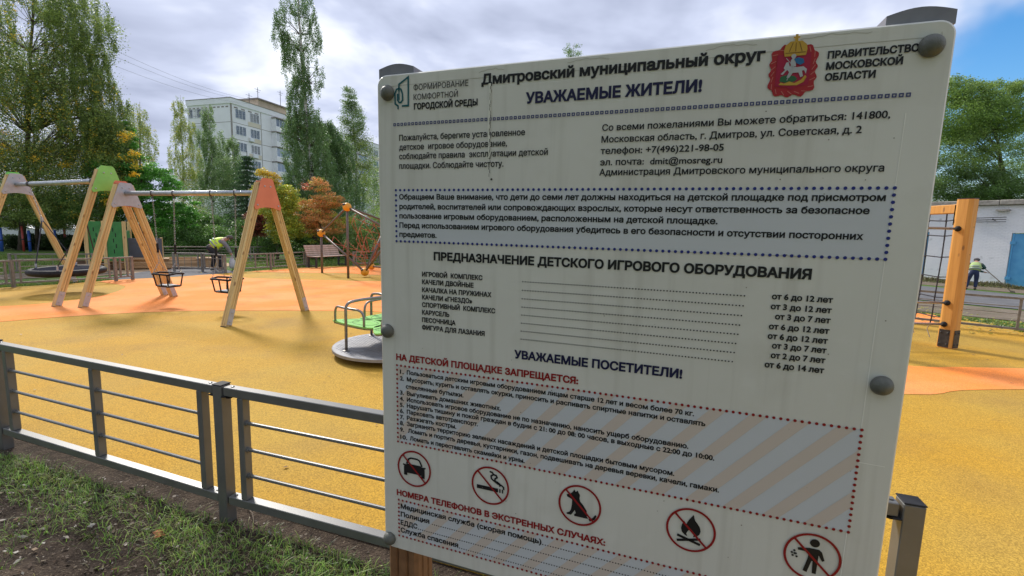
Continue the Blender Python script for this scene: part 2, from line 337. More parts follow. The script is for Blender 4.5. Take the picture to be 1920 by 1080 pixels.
def blades(name, X, Y, Z, L, W, lean, pal, kind='stuff', seed=1):
    n = len(X); g = np.random.default_rng(seed); a = g.uniform(0, 2*np.pi, n); d = np.stack([np.cos(a), np.sin(a)], 1); w = np.stack([-d[:, 1], d[:, 0]], 1)*W[:, None]
    B = np.stack([X, Y, Z], 1); V = np.empty((n, 5, 3))
    V[:, 0, :2] = B[:, :2]-w; V[:, 1, :2] = B[:, :2]+w; V[:, 0, 2] = V[:, 1, 2] = B[:, 2]
    md = B[:, :2]+d*(L*lean*.35)[:, None]; V[:, 2, :2] = md+w*.7; V[:, 3, :2] = md-w*.7; V[:, 2, 2] = V[:, 3, 2] = B[:, 2]+L*.6
    V[:, 4, :2] = B[:, :2]+d*(L*lean)[:, None]; V[:, 4, 2] = B[:, 2]+L*(1-.3*lean)
    b = (np.arange(n)*5)[:, None]; T = np.concatenate([b+np.array([[0, 1, 2]]), b+np.array([[0, 2, 3]]), b+np.array([[3, 2, 4]])])
    c = pal[g.integers(0, len(pal), n)]*g.uniform(.7, 1.25, (n, 1)); C = np.repeat(c, 5, 0)
    return fast_mesh(name, V.reshape(-1, 3), T, GRASSM, C, kind=kind)
g = np.random.default_rng(3); n = 230000
X = g.uniform(-6, 1.2, n); Y = g.uniform(.7, 4.3, n); k = front(X, Y)
dens = vnoise(X, Y, 1.25, 2.)*.8+vnoise(X, Y, 4.2, .5)*.75
green_line = np.exp(-((k-.13)/.24)**2)*1.0+np.exp(-(((X+.75)/.85)**2+((Y-1.75)/.45)**2))*.9-np.exp(-(((X+2.6)/.75)**2+((Y-1.35)/.55)**2))*.55-.10
keep = (k > .02) & (X < .1+Y*.6) & (g.uniform(0, 1, n) < np.clip((dens*.95+green_line+.06)*.6, .015, .8))
X, Y = X[keep], Y[keep]; kk = k[keep]; Z = np.array([soil_h(a, b)-.004 for a, b in zip(X, Y)]); m_ = len(X)
L = (g.gamma(5, .0075, m_)+.010)*(.75+.5*np.clip(vnoise(X, Y, 3.1, 4.)+.3, 0, 1))
GP = np.array([(.22, .40, .05), (.28, .48, .07), (.14, .25, .035), (.35, .46, .09), (.30, .27, .12), (.07, .13, .03)])
blades('grass', X, Y, Z, L, g.uniform(.0012, .0028, m_), g.uniform(.5, 1.5, m_), GP)
# small chips and crumbs in the soil
n = 26000; X = g.uniform(-5.5, 1.2, n); Y = g.uniform(.6, 4.2, n); kp = (front(X, Y) > -.05) & (X < .3+Y*.65); X, Y = X[kp], Y[kp]; n = len(X)
def flakes(name, X, Y, Z, S, pal, seed=5, tilt=.5):
    g = np.random.default_rng(seed); n = len(X); a = g.uniform(0, 2*np.pi, n); u = np.stack([np.cos(a), np.sin(a), g.uniform(-tilt, tilt, n)], 1); v = np.stack([-np.sin(a), np.cos(a), g.uniform(-tilt, tilt, n)], 1)
    C = np.stack([X, Y, Z], 1)[:, None, :]; S = S[:, None, None]; asp = g.uniform(.35, .8, n)[:, None, None]
    V = np.concatenate([C+u[:, None]*S, C+v[:, None]*S*asp, C-u[:, None]*S, C-v[:, None]*S*asp], 1)
    c = pal[g.integers(0, len(pal), n)]*g.uniform(.6, 1.2, (n, 1))
    return fast_mesh(name, V.reshape(-1, 3), np.arange(4*n).reshape(-1, 4), LEAF, np.repeat(c, 4, 0), kind='stuff')
ZC = np.array([soil_h(a, b) for a, b in zip(X, Y)])+.004
flakes('leaf_litter', X, Y, ZC, g.gamma(2, .0028, n)+.002, np.array([(.10, .07, .045), (.20, .14, .09), (.06, .042, .03), (.30, .24, .17), (.15, .09, .05)]))
n = 700; X = g.uniform(-4.5, .6, n); Y = g.uniform(1.0, 3.6, n); kp = (front(X, Y) > .05) & (X < .1+Y*.6); X, Y = X[kp], Y[kp]
flakes('pale_litter', X, Y, np.array([soil_h(a, b) for a, b in zip(X, Y)])+.012, g.uniform(.007, .02, len(X)), np.array([(.45, .38, .30), (.35, .22, .11), (.50, .46, .38), (.25, .12, .05)]), 8)
def leaf_at(P, s, rz, col, label):
    mb = MB(); out_ = [(1, 0), (.55, .25), (.6, .6), (.15, .38), (-.1, .8), (-.35, .35), (-.9, .4), (-.6, 0), (-.9, -.35), (-.35, -.35), (-.1, -.75), (.15, -.36), (.6, -.55), (.55, -.22)]
    V = [(0, 0, .25*s)]+[(x*s, y*s, s*(.12+.25*math.sin(3*x+2*y))) for x, y in out_]; n = len(out_)
    mb.add(V, [(0, 1+i, 1+(i+1) % n) for i in range(n)]); o = mb.build('fallen_leaf', mat('dry_leaf_%d' % int(col[0]*100), col, .7, col2=tuple(c*.6 for c in col), scale=30)); o.location = P; o.rotation_euler = (.15, .1, rz)
    return tag(o, label, 'leaf')
for (px, py, s, col, lb) in ((299, 1003, .042, (.52, .20, .07), 'large orange dead leaf lying in the grass in front of the low fence'), (172, 990, .02, (.50, .45, .38), 'pale dry leaf on bare soil left of the orange leaf'), (142, 990, .014, (.50, .42, .35), 'small whitish leaf scrap on the bare soil')):
    P = G(px, py); leaf_at((P[0], P[1], soil_h(P[0], P[1])+.01), s, px*.7, col, lb)
for (px, py, s, lb) in ((1822, 626, .07, 'long yellow leaf on the rubber surface beyond the orange post'), (640, 1000, 0, '')):
    if s:
        P = G(px, py); leaf_at((P[0], P[1], .012), s, .4, (.62, .42, .06), lb)
gg = np.random.default_rng(77); n = 260; XL = gg.uniform(-9, 9, n); YL = gg.uniform(2.6, 17, n)
flakes('leaf_litter', XL, YL, np.full(n, .016), gg.uniform(.008, .022, n), np.array([(.30, .17, .05), (.20, .11, .05), (.45, .33, .08), (.14, .09, .05)]), 78, .15)
for i, (x0, y0, x1, y1, lb) in enumerate(((838, 0, 0, 0, ''), (463, 948, 476, 985, 'dry twig on the soil right of the middle fence post'), (418, 1050, 428, 1085, 'thin dark twig in the grass at the bottom edge of the photo'))):
    if lb:
        A_, B_ = G(x0, y0), G(x1, y1); c_ = A_*.5+B_*.5+np.array([.01, .006, 0]); z_ = lambda p: (p[0], p[1], soil_h(p[0], p[1])+.012)
        tag(MB().tube([z_(A_), z_(c_), z_(B_)], [.0022, .003, .0015], 6).build('twig', mat('twig_bark', (.20, .15, .11), .8, col2=(.10, .075, .05), scale=60)), lb, 'twig')
# far grass tufts at the edges of the lawns
def tufts(name, poly, n, L0, seed, pal, zf=lambda x, y: 0.):
    g = np.random.default_rng(seed); P = np.array([p[:2] for p in poly]); lo, hi = P.min(0), P.max(0); X = g.uniform(lo[0], hi[0], n); Y = g.uniform(lo[1], hi[1], n); ins = np.zeros(n, bool)
    for i in range(len(P)):
        a, b = P[i], P[i-1]; c = ((a[1] > Y) != (b[1] > Y)) & (X < (b[0]-a[0])*(Y-a[1])/(b[1]-a[1]+1e-12)+a[0]); ins ^= c
    X, Y = X[ins], Y[ins]; m_ = len(X); Z = np.array([zf(a, b) for a, b in zip(X, Y)])-.03
    return blades(name, X, Y, Z, g.gamma(5, L0/5, m_)+.02, g.uniform(.004, .01, m_), g.uniform(.2, .9, m_), pal, seed=seed)
GP2 = np.array([(.14, .25, .03), (.19, .31, .04), (.10, .18, .03), (.28, .30, .07)])
tufts('grass', [(10.05, 9.8), (9.5, 8.1), (9.35, 5), (11, 4.6), (11.6, 8.6), (10.6, 10.9), (8.8, 14), (7.5, 13.4)], 60000, .06, 21, GP2, hterr)
tufts('grass', [(-12.1, 10.7), (-11.45, 11.6), (-11.1, 12.9), (-12.2, 12.6), (-14.5, 9.6)], 16000, .045, 22, GP2)
tufts('grass', [G(0, 515), G(100, 505), G(120, 480), G(0, 478), G(-60, 500)], 30000, .05, 23, GP2)
tufts('grass', [G(435, 508), G(560, 501), G(720, 497), G(720, 486), G(560, 484), G(440, 490)], 40000, .06, 24, GP2)
XL = g.uniform(8.6, 10.8, 500); YL = g.uniform(6.5, 11.5, 500); kp = (XL-9.5)*.62+(YL-8.3)*.78 > -.55
flakes('yellow_leaf_litter', XL[kp], YL[kp], np.full(kp.sum(), .03), g.uniform(.02, .05, kp.sum()), np.array([(.60, .48, .08), (.55, .40, .10), (.45, .42, .10)]), 31)
XL = g.uniform(-12, -3, 300); YL = g.uniform(15, 21, 300); flakes('yellow_leaf_litter', XL, YL, np.full(300, .03), g.uniform(.02, .04, 300), np.array([(.60, .48, .08), (.55, .40, .10)]), 32)
# ================================================================== near fence
def grooved(w, d, g=.006, k=3):
    """square timber outline with k V-grooves on each face"""
    P = []
    for side in range(4):
        a = side*math.pi/2; ca, sa = math.cos(a), math.sin(a); hw = (w if side % 2 == 0 else d)/2; hd = (d if side % 2 == 0 else w)/2
        L_ = [(-hw+.008, -hd)]
        for q in range(k):
            c = -hw+2*hw*(q+1)/(k+1); L_ += [(c-g, -hd), (c, -hd+g*1.3), (c+g, -hd)]
        L_ += [(hw-.008, -hd)]
        P += [(x*ca-y*sa, x*sa+y*ca) for x, y in L_]
    return P
low = empty('metal_fence', 'low dark grey metal fence running across the foreground behind the notice board', 'fence', tuple(FB), 0)
def wl(o, P): return tuple(Vector(P)-Vector(o.location))
posts = [FA*1.0, FB*1.0]; mid = FB+fdir*2.2
posts += [mid, FC]
left0 = FA+(FA-FB); posts.insert(0, left0)
FH, RW = .775, .05
for i, P in enumerate(posts):
    dd = fdir if i > 1 else (FB-FA)/np.linalg.norm(FB-FA)
    pm = frame(wl(low, P), dd)
    o = MB().box((-.031, -.031, -.1), (.031, .031, FH+.004), bev=.003).build('post', FENCE, low, angle=30); o.matrix_local = pm
    MB().box((-.0325, -.0325, FH+.005), (.0325, .0325, FH+.011), bev=.002).build('post_cap', BLACKR, o, angle=30)
    for sx in ((1,) if i == 0 else (-1,) if i == len(posts)-1 else (-1, 1)):
        cl = MB().box((sx*.045-.014, -.034, FH-.055), (sx*.045+.014, .034, FH-.049), bev=.002).lathe([(.001, FH-.066), (.017, FH-.064), (.021, FH-.0555)], 12, Matrix.Translation((sx*.055, 0, 0)))
        cl.build('clamp', BLACKR, o, angle=30)
for i in range(len(posts)-1):
    A_, B_ = posts[i], posts[i+1]; Ld = np.linalg.norm(B_-A_); pm = frame(wl(low, A_), (B_-A_)); nb = 2
    x0, x1 = .04, Ld-.04
    def piece(nm, mbx, sm=None):
        o = mbx.build(nm, FENCE, low, angle=30); o.matrix_local = pm; return o
    piece('top_rail', MB().box((x0, -.025, FH-.048), (x1, .025, FH), bev=.003))
    piece('bottom_rail', MB().box((x0, -.025, .10), (x1, .025, .148), bev=.003))
    ups = [x0+.11, (x0+x1)/2, x1-.11]
    for u in ups: piece('upright', MB().box((u-.02, -.0235, .149), (u+.02, .0235, FH-.049), bev=.003))
    for a, b in ((ups[0]+.02, ups[1]-.02), (ups[1]+.02, ups[2]-.02)):
        for h in (.285, .435, .585):
            r_ = MB().tube([(a, 0, h), (b, 0, h)], .0095, 10); r_.tube([(a, 0, h), (a+.012, 0, h)], .015, 10).tube([(b-.012, 0, h), (b, 0, h)], .015, 10)
            piece('rod', r_)
    for u in (x0+.03, x1-.03): piece('bolt', MB().lathe([(.009, .1482), (.009, .152), (.004, .154)], 8, Matrix.Translation((u, 0, 0)))); piece('bolt', MB().lathe([(.009, FH+.0002), (.009, FH+.004), (.004, FH+.006)], 8, Matrix.Translation((u-.012 if u > 1 else u+.012, 0, 0))))

# ================================================================== generic far fence
def far_fence(pts, H, label, bars='h', nrod=3, seg=2.0, ups=1, end_posts=True, group=None, step=.14, zf=lambda x, y: 0.):
    pts = [np.array([p[0], p[1], zf(p[0], p[1])]) for p in pts]
    root = empty('metal_fence', label, 'fence', tuple(pts[0]), 0, group)
    for i in range(len(pts)-1):
        A_, B_ = pts[i], pts[i+1]; Ld = np.linalg.norm(B_-A_); pm = frame(wl(root, A_), (B_-A_)); n = max(1, round(Ld/seg))
        def P(nm, mbx):
            o = mbx.build(nm, FFENCE, root); o.matrix_local = pm
        for k in range(n+1 if i == len(pts)-2 else n): P('post', MB().box((Ld*k/n-.03, -.03, -.1), (Ld*k/n+.03, .03, H)))
        for k in range(n):
            a, b = Ld*k/n+.03, Ld*(k+1)/n-.03
            P('top_rail', MB().box((a, -.022, H-.045), (b, .022, H-.005))); P('bottom_rail', MB().box((a, -.022, .09), (b, .022, .13)))
            U = [a+.1+(b-a-.2)*q/(ups) for q in range(ups+1)]
            for u in U: P('upright', MB().box((u-.018, -.02, .131), (u+.018, .02, H-.046)))
            for q in range(ups):
                if bars == 'h':
                    for h in range(nrod): z = .13+(H-.18)*(h+1)/(nrod+1); P('rod', MB().tube([(U[q]+.018, 0, z), (U[q+1]-.018, 0, z)], .009, 5))
                else:
                    z = H-.16; P('rod', MB().tube([(U[q]+.018, 0, z), (U[q+1]-.018, 0, z)], .008, 5))
                    m_ = max(1, int((U[q+1]-U[q])/step))
                    for j in range(1, m_): x = U[q]+(U[q+1]-U[q])*j/m_; P('rod', MB().tube([(x, 0, .131), (x, 0, H-.046)], .008, 5))
    return root
far_fence([G(-40, 545), G(26, 539)], .66, 'low brown metal fence leaving the left edge of the photo', 'h', 3, 2.3, 2)
far_fence([G(26, 539), G(218, 527.5)], .66, 'low brown metal fence with horizontal rods behind the nest swing', 'h', 3, 2.6, 2)
far_fence([G(218, 527.5), G(249, 524.5)], .66, 'short end panel of brown fence with upright bars beside the path', 'v', 3, 2.6, 1)
far_fence([G(21, 515), G(176, 512)], .62, 'second brown fence row on the lawn behind the nest swing', 'v', 3, 2.2, 1, step=.35)
far_fence([G(327, 507), G(380, 508), G(423, 512)], .62, 'brown fence with upright bars right of the sandbox, beside the stooping worker', 'v', 3, 2.2, 1, step=.2)
far_fence([G(449, 509.5), G(508, 506), G(575, 500.5)], .62, 'low brown fence on the lawn behind the orange swing', 'h', 3, 2.4, 2)
far_fence([G(663, 499), G(712, 496), G(770, 494)], .62, 'low brown fence behind the rope climber', 'h', 3, 2.4, 1)
far_fence([G(300, 489), G(470, 487), G(600, 485)], .62, 'distant fence row along the shrubs behind the stooping worker', 'h', 3, 2.6, 1)
fr = [np.array([8.69, 8.88])+np.array([.785, -.62])*t for t in (-4.8, -2.88, -.96, .96, 2.88)]
far_fence(fr, .70, 'low brown fence between the rubber surface and the garage road', 'h', 3, 1.92, 2)
# ================================================================== swings
def plate_poly(w0, w1, h, zt):
    """rounded trapezoid outline (y, z): top width w0, bottom width w1, arched lower edge"""
    P = [(-w0/2+.03, zt), (w0/2-.03, zt), (w0/2, zt-.03)]
    P += [(w1/2-.005, zt-h+.05), (w1/2-.03, zt-h+.005)]
    for i in range(1, 8): t = i/8; P.append((w1/2-.03-(w1-.06)*t, zt-h+.005+.045*math.sin(math.pi*t)))
    P += [(-w1/2+.03, zt-h+.005), (-w1/2+.005, zt-h+.05), (-w0/2, zt-.03)]
    return P[::-1]
def swing_frame(root, c, bd, ad, spread, H, sgn, colour, spread2=None):
    """A-frame: foot centre c, beam direction bd pointing outwards, ad = direction between the feet"""
    c = Vector(c); bd = Vector(bd); ad = Vector(ad); up = Vector((0, 0, 1)); base = frame(wl(root, c), bd)   # local x outwards, y = z cross x
    yv = up.cross(bd); sg = 1 if yv.dot(ad) > 0 else -1
    for s in (-1, 1):
        f = Vector((0, s*sg*spread/2, 0)); t = Vector((0, s*sg*.095, H-.05)); d = (t-f); Ld = d.length
        X = Vector((1, 0, 0)); m_ = frame(f, X, d); m_ = base@m_
        o = MB().prism(grooved(.115, .115, .011, 2), 0, Ld).build('leg', PINE, root); o.matrix_local = m_
        for q in (-1, 1):
            pl = MB().box((q*.0600-(.004 if q < 0 else 0), -.045, .03), (q*.0600+(.004 if q > 0 else 0), .045, .29)).build('shoe_plate', SHOE, o)
            for zz_ in (.08, .23): MB().lathe([(.014, 0), (.012, .007), (.004, .011)], 8, Matrix.Translation((q*.0645, 0, zz_))@Matrix.Rotation(q*math.pi/2, 4, 'Y')).build('bolt', STEEL, o)
        MB().box((-.056, -.056, -.03), (.056, .056, -.001)).build('foot', BLACKR, o)
    pp = plate_poly(.24, .56, .50, H)
    for side, material, nm in ((1, colour, 'outer_plate'), (-1, SHOE, 'inner_plate')):
        m2 = Matrix(((0, 0, 1, 0), (1, 0, 0, 0), (0, 1, 0, 0), (0, 0, 0, 1)))
        a = .066 if side > 0 else -.076
        o = MB().prism([(y, z) for y, z in (plate_poly(.24, .56, .54, H+.04) if side > 0 else pp)], a, a+.010, m2).build(nm, material, root, angle=30); o.matrix_local = base
        for y, z in ((-.06, H-.1), (.06, H-.1), (-.21, H-.42), (.21, H-.42)): MB().lathe([(.016, 0), (.014, .008), (.005, .013)], 8, Matrix.Translation((a+(.010 if side > 0 else 0), y, z))@Matrix.Rotation(side*math.pi/2, 4, 'Y')).build('bolt', STEEL, o)
    # the thin plastic lid between the plates
    o = MB().box((-.064, -.11, H-.028), (.064, .11, H-.008)).build('top_cap', colour, root); o.matrix_local = base
def chain(mb, a, b, step=.045, r=.006, n=4):
    a, b = Vector(a), Vector(b); L_ = (b-a).length; k = int(L_/step); d = (b-a)/L_
    u = d.cross(Vector((0, 1, 0))).normalized(); w = d.cross(u)
    for i in range(k):
        p = a+d*(i+.5)*L_/k; q = u if i % 2 else w; h = d*step*.62; s_ = q*.011
        mb.tube([p-h*.6-s_*.5, p-h*.35-s_, p+h*.35-s_, p+h*.6, p+h*.35+s_, p-h*.35+s_, p-h*.6+s_*.5], r*.75, n, cap=False)
CHAINM = mat('chain_steel', (.42, .42, .43), .45, .6, col2=(.30, .30, .31), scale=40)
def beam(root, A_, B_, z, r=.045):
    o = MB().tube([wl(root, (A_[0], A_[1], z)), wl(root, (B_[0], B_[1], z))], r, 16).build('crossbeam', STEEL, root, smooth=True); return o
# --- double swing with two toddler seats
C1 = np.array([-6.045, 8.67, 0]); b1 = np.array([.939, -.344, 0]); a1 = np.array([.33, .944, 0]); a1 /= np.linalg.norm(a1)
sw = empty('double_swing', 'timber A-frame swing with orange end plates and two empty black toddler seats', 'swing', tuple(C1))
swing_frame(sw, C1+b1*1.86, b1, a1, 1.66, 2.39, 1, ORANGEP); swing_frame(sw, C1-b1*1.86, -b1, a1, 1.66, 2.39, 1, ORANGEP)
beam(sw, C1-b1*1.84, C1+b1*1.84, 2.185)
def toddler_seat(root, P, rz):
    """caged seat on four chain ends; P is the middle of the seat plate"""
    m_ = Matrix.Translation(Vector(wl(root, P)))@Matrix.Rotation(rz, 4, 'Z')
    s_ = MB().box((-.19, -.13, 0), (.19, .13, .022), bev=.01); s_.box((-.17, -.11, -.012), (.17, .11, .0))
    o = s_.build('seat', BLACKR, root, angle=40); o.matrix_local = m_
    MB().box((-.13, -.09, .0225), (.13, .09, .027)).build('seat_pad', mat('seat_pad', (.20, .24, .28), .5, col2=(.14, .17, .2), scale=30), o)
    t_ = .245; ring = [(-.22, -.15, t_-.01), (0, -.19, t_), (.22, -.15, t_-.01), (.24, 0, t_+.015), (.22, .15, t_), (0, .16, t_), (-.22, .15, t_), (-.24, 0, t_+.015), (-.22, -.15, t_-.01)]
    mb = MB(); mb.tube(ring, .018, 8, cap=False); mb.build('guard_ring', BLACKR, o, smooth=True)
    for x, y in ((-.17, -.12), (.17, -.12), (-.17, .12), (.17, .12), (0, -.13)):
        MB().tube([(x, y, .02), (x*1.15, y*1.25, t_-.005)], .012, 6).build('bar', BLACKR, o)
    return m_
for tp, lean in ((-.72, .0), (.87, .0)):
    P = C1+b1*tp; P = np.array([P[0], P[1], .40]); rz = math.atan2(b1[1], b1[0]); m_ = toddler_seat(sw, P, rz)
    for s in (-1, 1):
        top = Vector(wl(sw, C1+b1*(tp+s*.30)+np.array([0, 0, 2.14]))); mb = MB(); knot = m_@Vector((s*.235, 0, .245+.22)); chain(mb, top, knot)
        o = mb.build('chain', CHAINM, sw)
        mb = MB(); chain(mb, knot, m_@Vector((s*.22, -.13, .25))); chain(mb, knot, m_@Vector((s*.22, .13, .25))); mb.build('chain_fork', CHAINM, sw)
        d = (knot-top); MB().tube([top+d*.72, top+d*.86], .02, 8).build('grip_sleeve', BLACKR, sw)
        MB().lathe([(.05, -.02), (.056, -.02), (.056, .02), (.05, .02)], 14, Matrix.Translation(top+Vector((0, 0, .045)))@Matrix.Rotation(math.pi/2, 4, 'Y')@Matrix.Rotation(rz, 4, 'X')).build('hanger_clamp', DARKM, sw)
        MB().tube([top+Vector((0, 0, .0)), top-Vector((0, 0, .05))], .012, 6).build('hanger', DARKM, sw)
# --- nest swing
gR = np.array([-8.21, 9.40, 0]); a2 = np.array([.36, .933, 0]); b2 = np.array([-.905, .425, 0]); b2 /= np.linalg.norm(b2); L2 = 4.05
gL = gR+b2*L2
ns = empty('nest_swing', 'timber A-frame swing with green end plates and a round black nest seat', 'swing', tuple((gR+gL)/2))
HN = 2.68
swing_frame(ns, gR, -b2, a2, 1.86, HN, 1, GREENP); swing_frame(ns, gL, b2, a2, 1.86, HN, 1, GREENP)
beam(ns, gR+b2*.02, gL-b2*.02, 2.43, .05)
cn = (gR+gL)/2+b2*-.12; NZ = .50
mb = MB(); ring = [(.60*math.cos(2*math.pi*i/32), .60*math.sin(2*math.pi*i/32), 0) for i in range(33)]; mb.tube(ring, .07, 10, cap=False)
nest = mb.build('nest_ring', BLACKR, ns, smooth=True); nest.matrix_local = Matrix.Translation(Vector(wl(ns, (cn[0], cn[1], NZ))))@Matrix.Rotation(.03, 4, 'X')
mb = MB()
for i in range(-13, 14):
    x = i*.042; h = math.sqrt(max(.56**2-x*x, 0)); mb.tube([(x, -h, .04), (x, 0, .02), (x, h, .04)], .011, 4); mb.tube([(-h, x, .045), (0, x, .025), (h, x, .045)], .011, 4)
mb.build('nest_net', ROPEB, nest)
mb = MB()
for i in range(20): t = 2*math.pi*i/20; mb.ball((.60*math.cos(t), .60*math.sin(t), .056), .022, 8, .5)
mb.build('fitting', CHAINM, nest)
for s in (-1, 1):
    hp = Vector(wl(ns, cn+b2*s*1.42+np.array([0, 0, 2.37]))); spl = Vector(wl(ns, cn+b2*s*.98+np.array([0, 0, 1.62])))
    mb = MB(); chain(mb, hp, spl, .05, .007); mb.build('chain', CHAINM, ns)
    MB().tube([spl+Vector((0, 0, .05)), spl-Vector((0, 0, .06))], .028, 8).build('rope_joint', STEEL, ns)
    MB().lathe([(.054, -.03), (.064, -.03), (.064, .03), (.054, .03)], 14, Matrix.Translation(hp+Vector((0, 0, .06)))@Matrix.Rotation(math.atan2(b2[1], b2[0]), 4, 'Z')@Matrix.Rotation(math.pi/2, 4, 'Y')).build('hanger_clamp', DARKM, ns)
    bang = math.atan2(b2[1], b2[0])+(0 if s > 0 else math.pi)
    for da in (-.62, .62):
        e_ = Vector(wl(ns, (cn[0]+.60*math.cos(bang+da), cn[1]+.60*math.sin(bang+da), NZ+.13)))
        MB().tube([spl, e_], .011, 6).build('rope', ROPEB, ns); MB().tube([e_+Vector((0, 0, .02)), e_-Vector((0, 0, .09))], .018, 8).build('shackle', SHOE, ns)
# ================================================================== merry-go-round
cc = np.array([-1.58, 5.95]); mg = empty('merry_go_round', 'small steel merry-go-round with green seats and bent tube handles', 'carousel', (cc[0], cc[1], 0))
TREAD = mat('tread_plate', (.26, .26, .275), .5, .4, col2=(.34, .34, .355), scale=9)
MB().lathe([(.40, .0), (.46, .01), (.46, .07), (.40, .075)], 40).build('base_skirt', BLACKR, mg, angle=30)
deck = MB().lathe([(.70, .075), (.735, .08), (.735, .115), (.725, .122), (.10, .124)], 56).build('deck', TREAD, mg, angle=30)
mb = MB(); q = 0
for i in range(-17, 18):
    for j in range(-17, 18):
        x, y = i*.04, j*.04
        if .12 < math.hypot(x, y) < .68:
            a = math.pi/4 if (i+j) % 2 else -math.pi/4; ca, sa = math.cos(a)*.013, math.sin(a)*.013; n_ = (-sa*.3, ca*.3)
            mb.add([(x-ca, y-sa, .124), (x+n_[0], y+n_[1], .1275), (x+ca, y+sa, .124), (x-n_[0], y-n_[1], .1275)], [(0, 3, 2, 1), (0, 1, 2, 3)][:1])
mb.build('tread_pattern', mat('tread_ridge', (.30, .30, .31), .45, .5), deck, kind='stuff')
MB().lathe([(.055, .124), (.055, .76), (.045, .78), (.01, .785)], 20).build('centre_post', TUBEB, mg, angle=30)
TUBEC = mat('carousel_tube', (.22, .20, .18), .4, .5, col2=(.30, .28, .26), scale=20)
def bend(pts, n=6):
    """round the corners of a polyline"""
    P = [Vector(p) for p in pts]; o = [P[0]]
    for i in range(1, len(P)-1):
        a, b, c = P[i-1], P[i], P[i+1]; r = min((a-b).length, (c-b).length, .24)*.5; s_, e_ = b+(a-b).normalized()*r, b+(c-b).normalized()*r
        for k in range(n+1): t = k/n; o.append((1-t)**2*s_+2*t*(1-t)*b+t*t*e_)
    return o+[P[-1]]
for a in (R(235), R(145), R(55), R(325)):
    ca, sa = math.cos(a), math.sin(a); ex, ey = Vector((ca, sa, 0)), Vector((-sa, ca, 0))
    def Q(r_, t_, z_): return ex*r_+ey*t_+Vector((0, 0, z_))
    poly = [(.14, -.38), (.30, -.52), (.42, -.60), (.47, -.58), (.49, -.45), (.50, -.2), (.49, .05), (.44, .16), (.34, .18), (.20, .10), (.13, -.05), (.11, -.22)]
    poly = [tuple(p) for p in smooth_poly(poly, 4)]
    m_ = Matrix.Rotation(a, 4, 'Z')
    st = MB().prism(poly, .418, .434, m_).build('seat', GREENP, mg, angle=30)
    MB().prism([((x-.3)*.93+.3, (y+.2)*.95-.2) for x, y in poly], .395, .4175, m_).build('seat_frame', TUBEC, st)
    mbl = MB(); mbl.tube([Q(.30+.13*math.cos(t/10*math.pi), -.14+.2*math.sin(t/10*math.pi), .4345) for t in range(21)], .0025, 4, cap=False); mbl.tube([Q(.34+.09*math.cos(t/10*math.pi), -.38+.12*math.sin(t/10*math.pi), .4345) for t in range(21)], .0025, 4, cap=False); mbl.build('printed_ring', DARKM, st)
    MB().tube(bend([Q(.47, -.53, .40), Q(.47, -.53, .63), Q(.53, -.24, .64), Q(.47, .06, .63), Q(.47, .06, .40)], 8), .0155, 10).build('guard_rail', TUBEC, st, smooth=True)
    MB().tube(bend([Q(.585, -.14, .125), Q(.585, -.14, .72), Q(.42, -.14+.03, .745), Q(.05, 0, .765)], 8), .0185, 10).build('handle_tube', TUBEC, mg, smooth=True)
    MB().lathe([(.045, .124), (.045, .130), (.02, .136)], 14, Matrix.Translation(Q(.585, -.14, 0))).build('flange', TUBEC, mg)
    MB().tube([Q(.30, -.18, .40), Q(.04, -.02, .40)], .02, 8).build('seat_arm', TUBEC, mg, smooth=True)
# ================================================================== rope climber
nA, nB = G(653, 522), G(604, 512); A3, B3 = Vector((nA[0], nA[1], 2.26)), Vector((nB[0], nB[1], 1.40)); D3 = Vector(at(684, 508, 15.2)); D3.z = .17; C3 = Vector(at(727, 416, 16.6))
E3 = Vector(at(696, 497, 17.5)); E3.z = .17; F3 = Vector((C3.x+.9, C3.y-2.6, 1.5)); G3 = Vector((C3.x+1.7, C3.y-.6, .17))
cl = empty('rope_climber', 'climbing frame of brown tubes with yellow ball joints and a red rope web', 'climbing frame', (D3.x, D3.y, 0))
W = lambda p: Vector(p)-Vector(cl.location)
for P in (A3, B3, F3, C3): MB().tube([W(P), W((P.x, P.y, -.05))], .04, 10).build('post', TUBEB, cl, smooth=True)
for P, Q_ in ((A3, B3), (A3, C3), (B3, D3), (D3, C3), (E3, C3), (E3, G3), (A3, F3), (F3, G3), (F3, D3)):
    MB().tube([W(P), W(Q_)], .034, 10).build('tube', TUBEB, cl, smooth=True)
for P in (A3, B3, C3, D3, E3, F3, G3):
    o = MB().ball(W(P), .135, 20).build('ball_joint', BALLY, cl, smooth=True)
    MB().ball(W(P)+Vector((-.06, -.08, .07)), .055, 10, .7).build('cap_disc', DARKM, o, smooth=True)
def web(a, b, c, n, prt, mtl, r=.009):
    mb = MB(); a, b, c = W(a), W(b), W(c)
    for i in range(1, n):
        t = i/n
        for p, q in ((a.lerp(b, t), a.lerp(c, t)), (b.lerp(a, t), b.lerp(c, t)), (c.lerp(a, t), c.lerp(b, t))):
            m_ = p.lerp(q, .5); m_.z -= .03*(p-q).length; mb.tube([p, m_, q], r, 4); mb.ball(tuple(p.lerp(q, .33)), .022, 5); mb.ball(tuple(p.lerp(q, .66)), .022, 5)
    mb.build('rope_web', mtl, cl)
mid3 = (A3+B3+C3+D3+E3+G3)/6; mid3.z = 1.0
for tri in ((A3, C3, mid3), (B3, D3, mid3), (C3, E3, mid3), (F3, G3, mid3), (A3, D3, mid3)): web(*tri, 4, 'rope', ROPER)
# ================================================================== bench
bp = G(615, 500); bl, br = G(587, 502.5), G(646, 498); bx = (br-bl)/np.linalg.norm(br-bl)
bn = empty('park_bench', 'empty wooden slat park bench with dark metal legs behind the rope climber', 'bench', tuple(bp), math.atan2(bx[1], bx[0]))
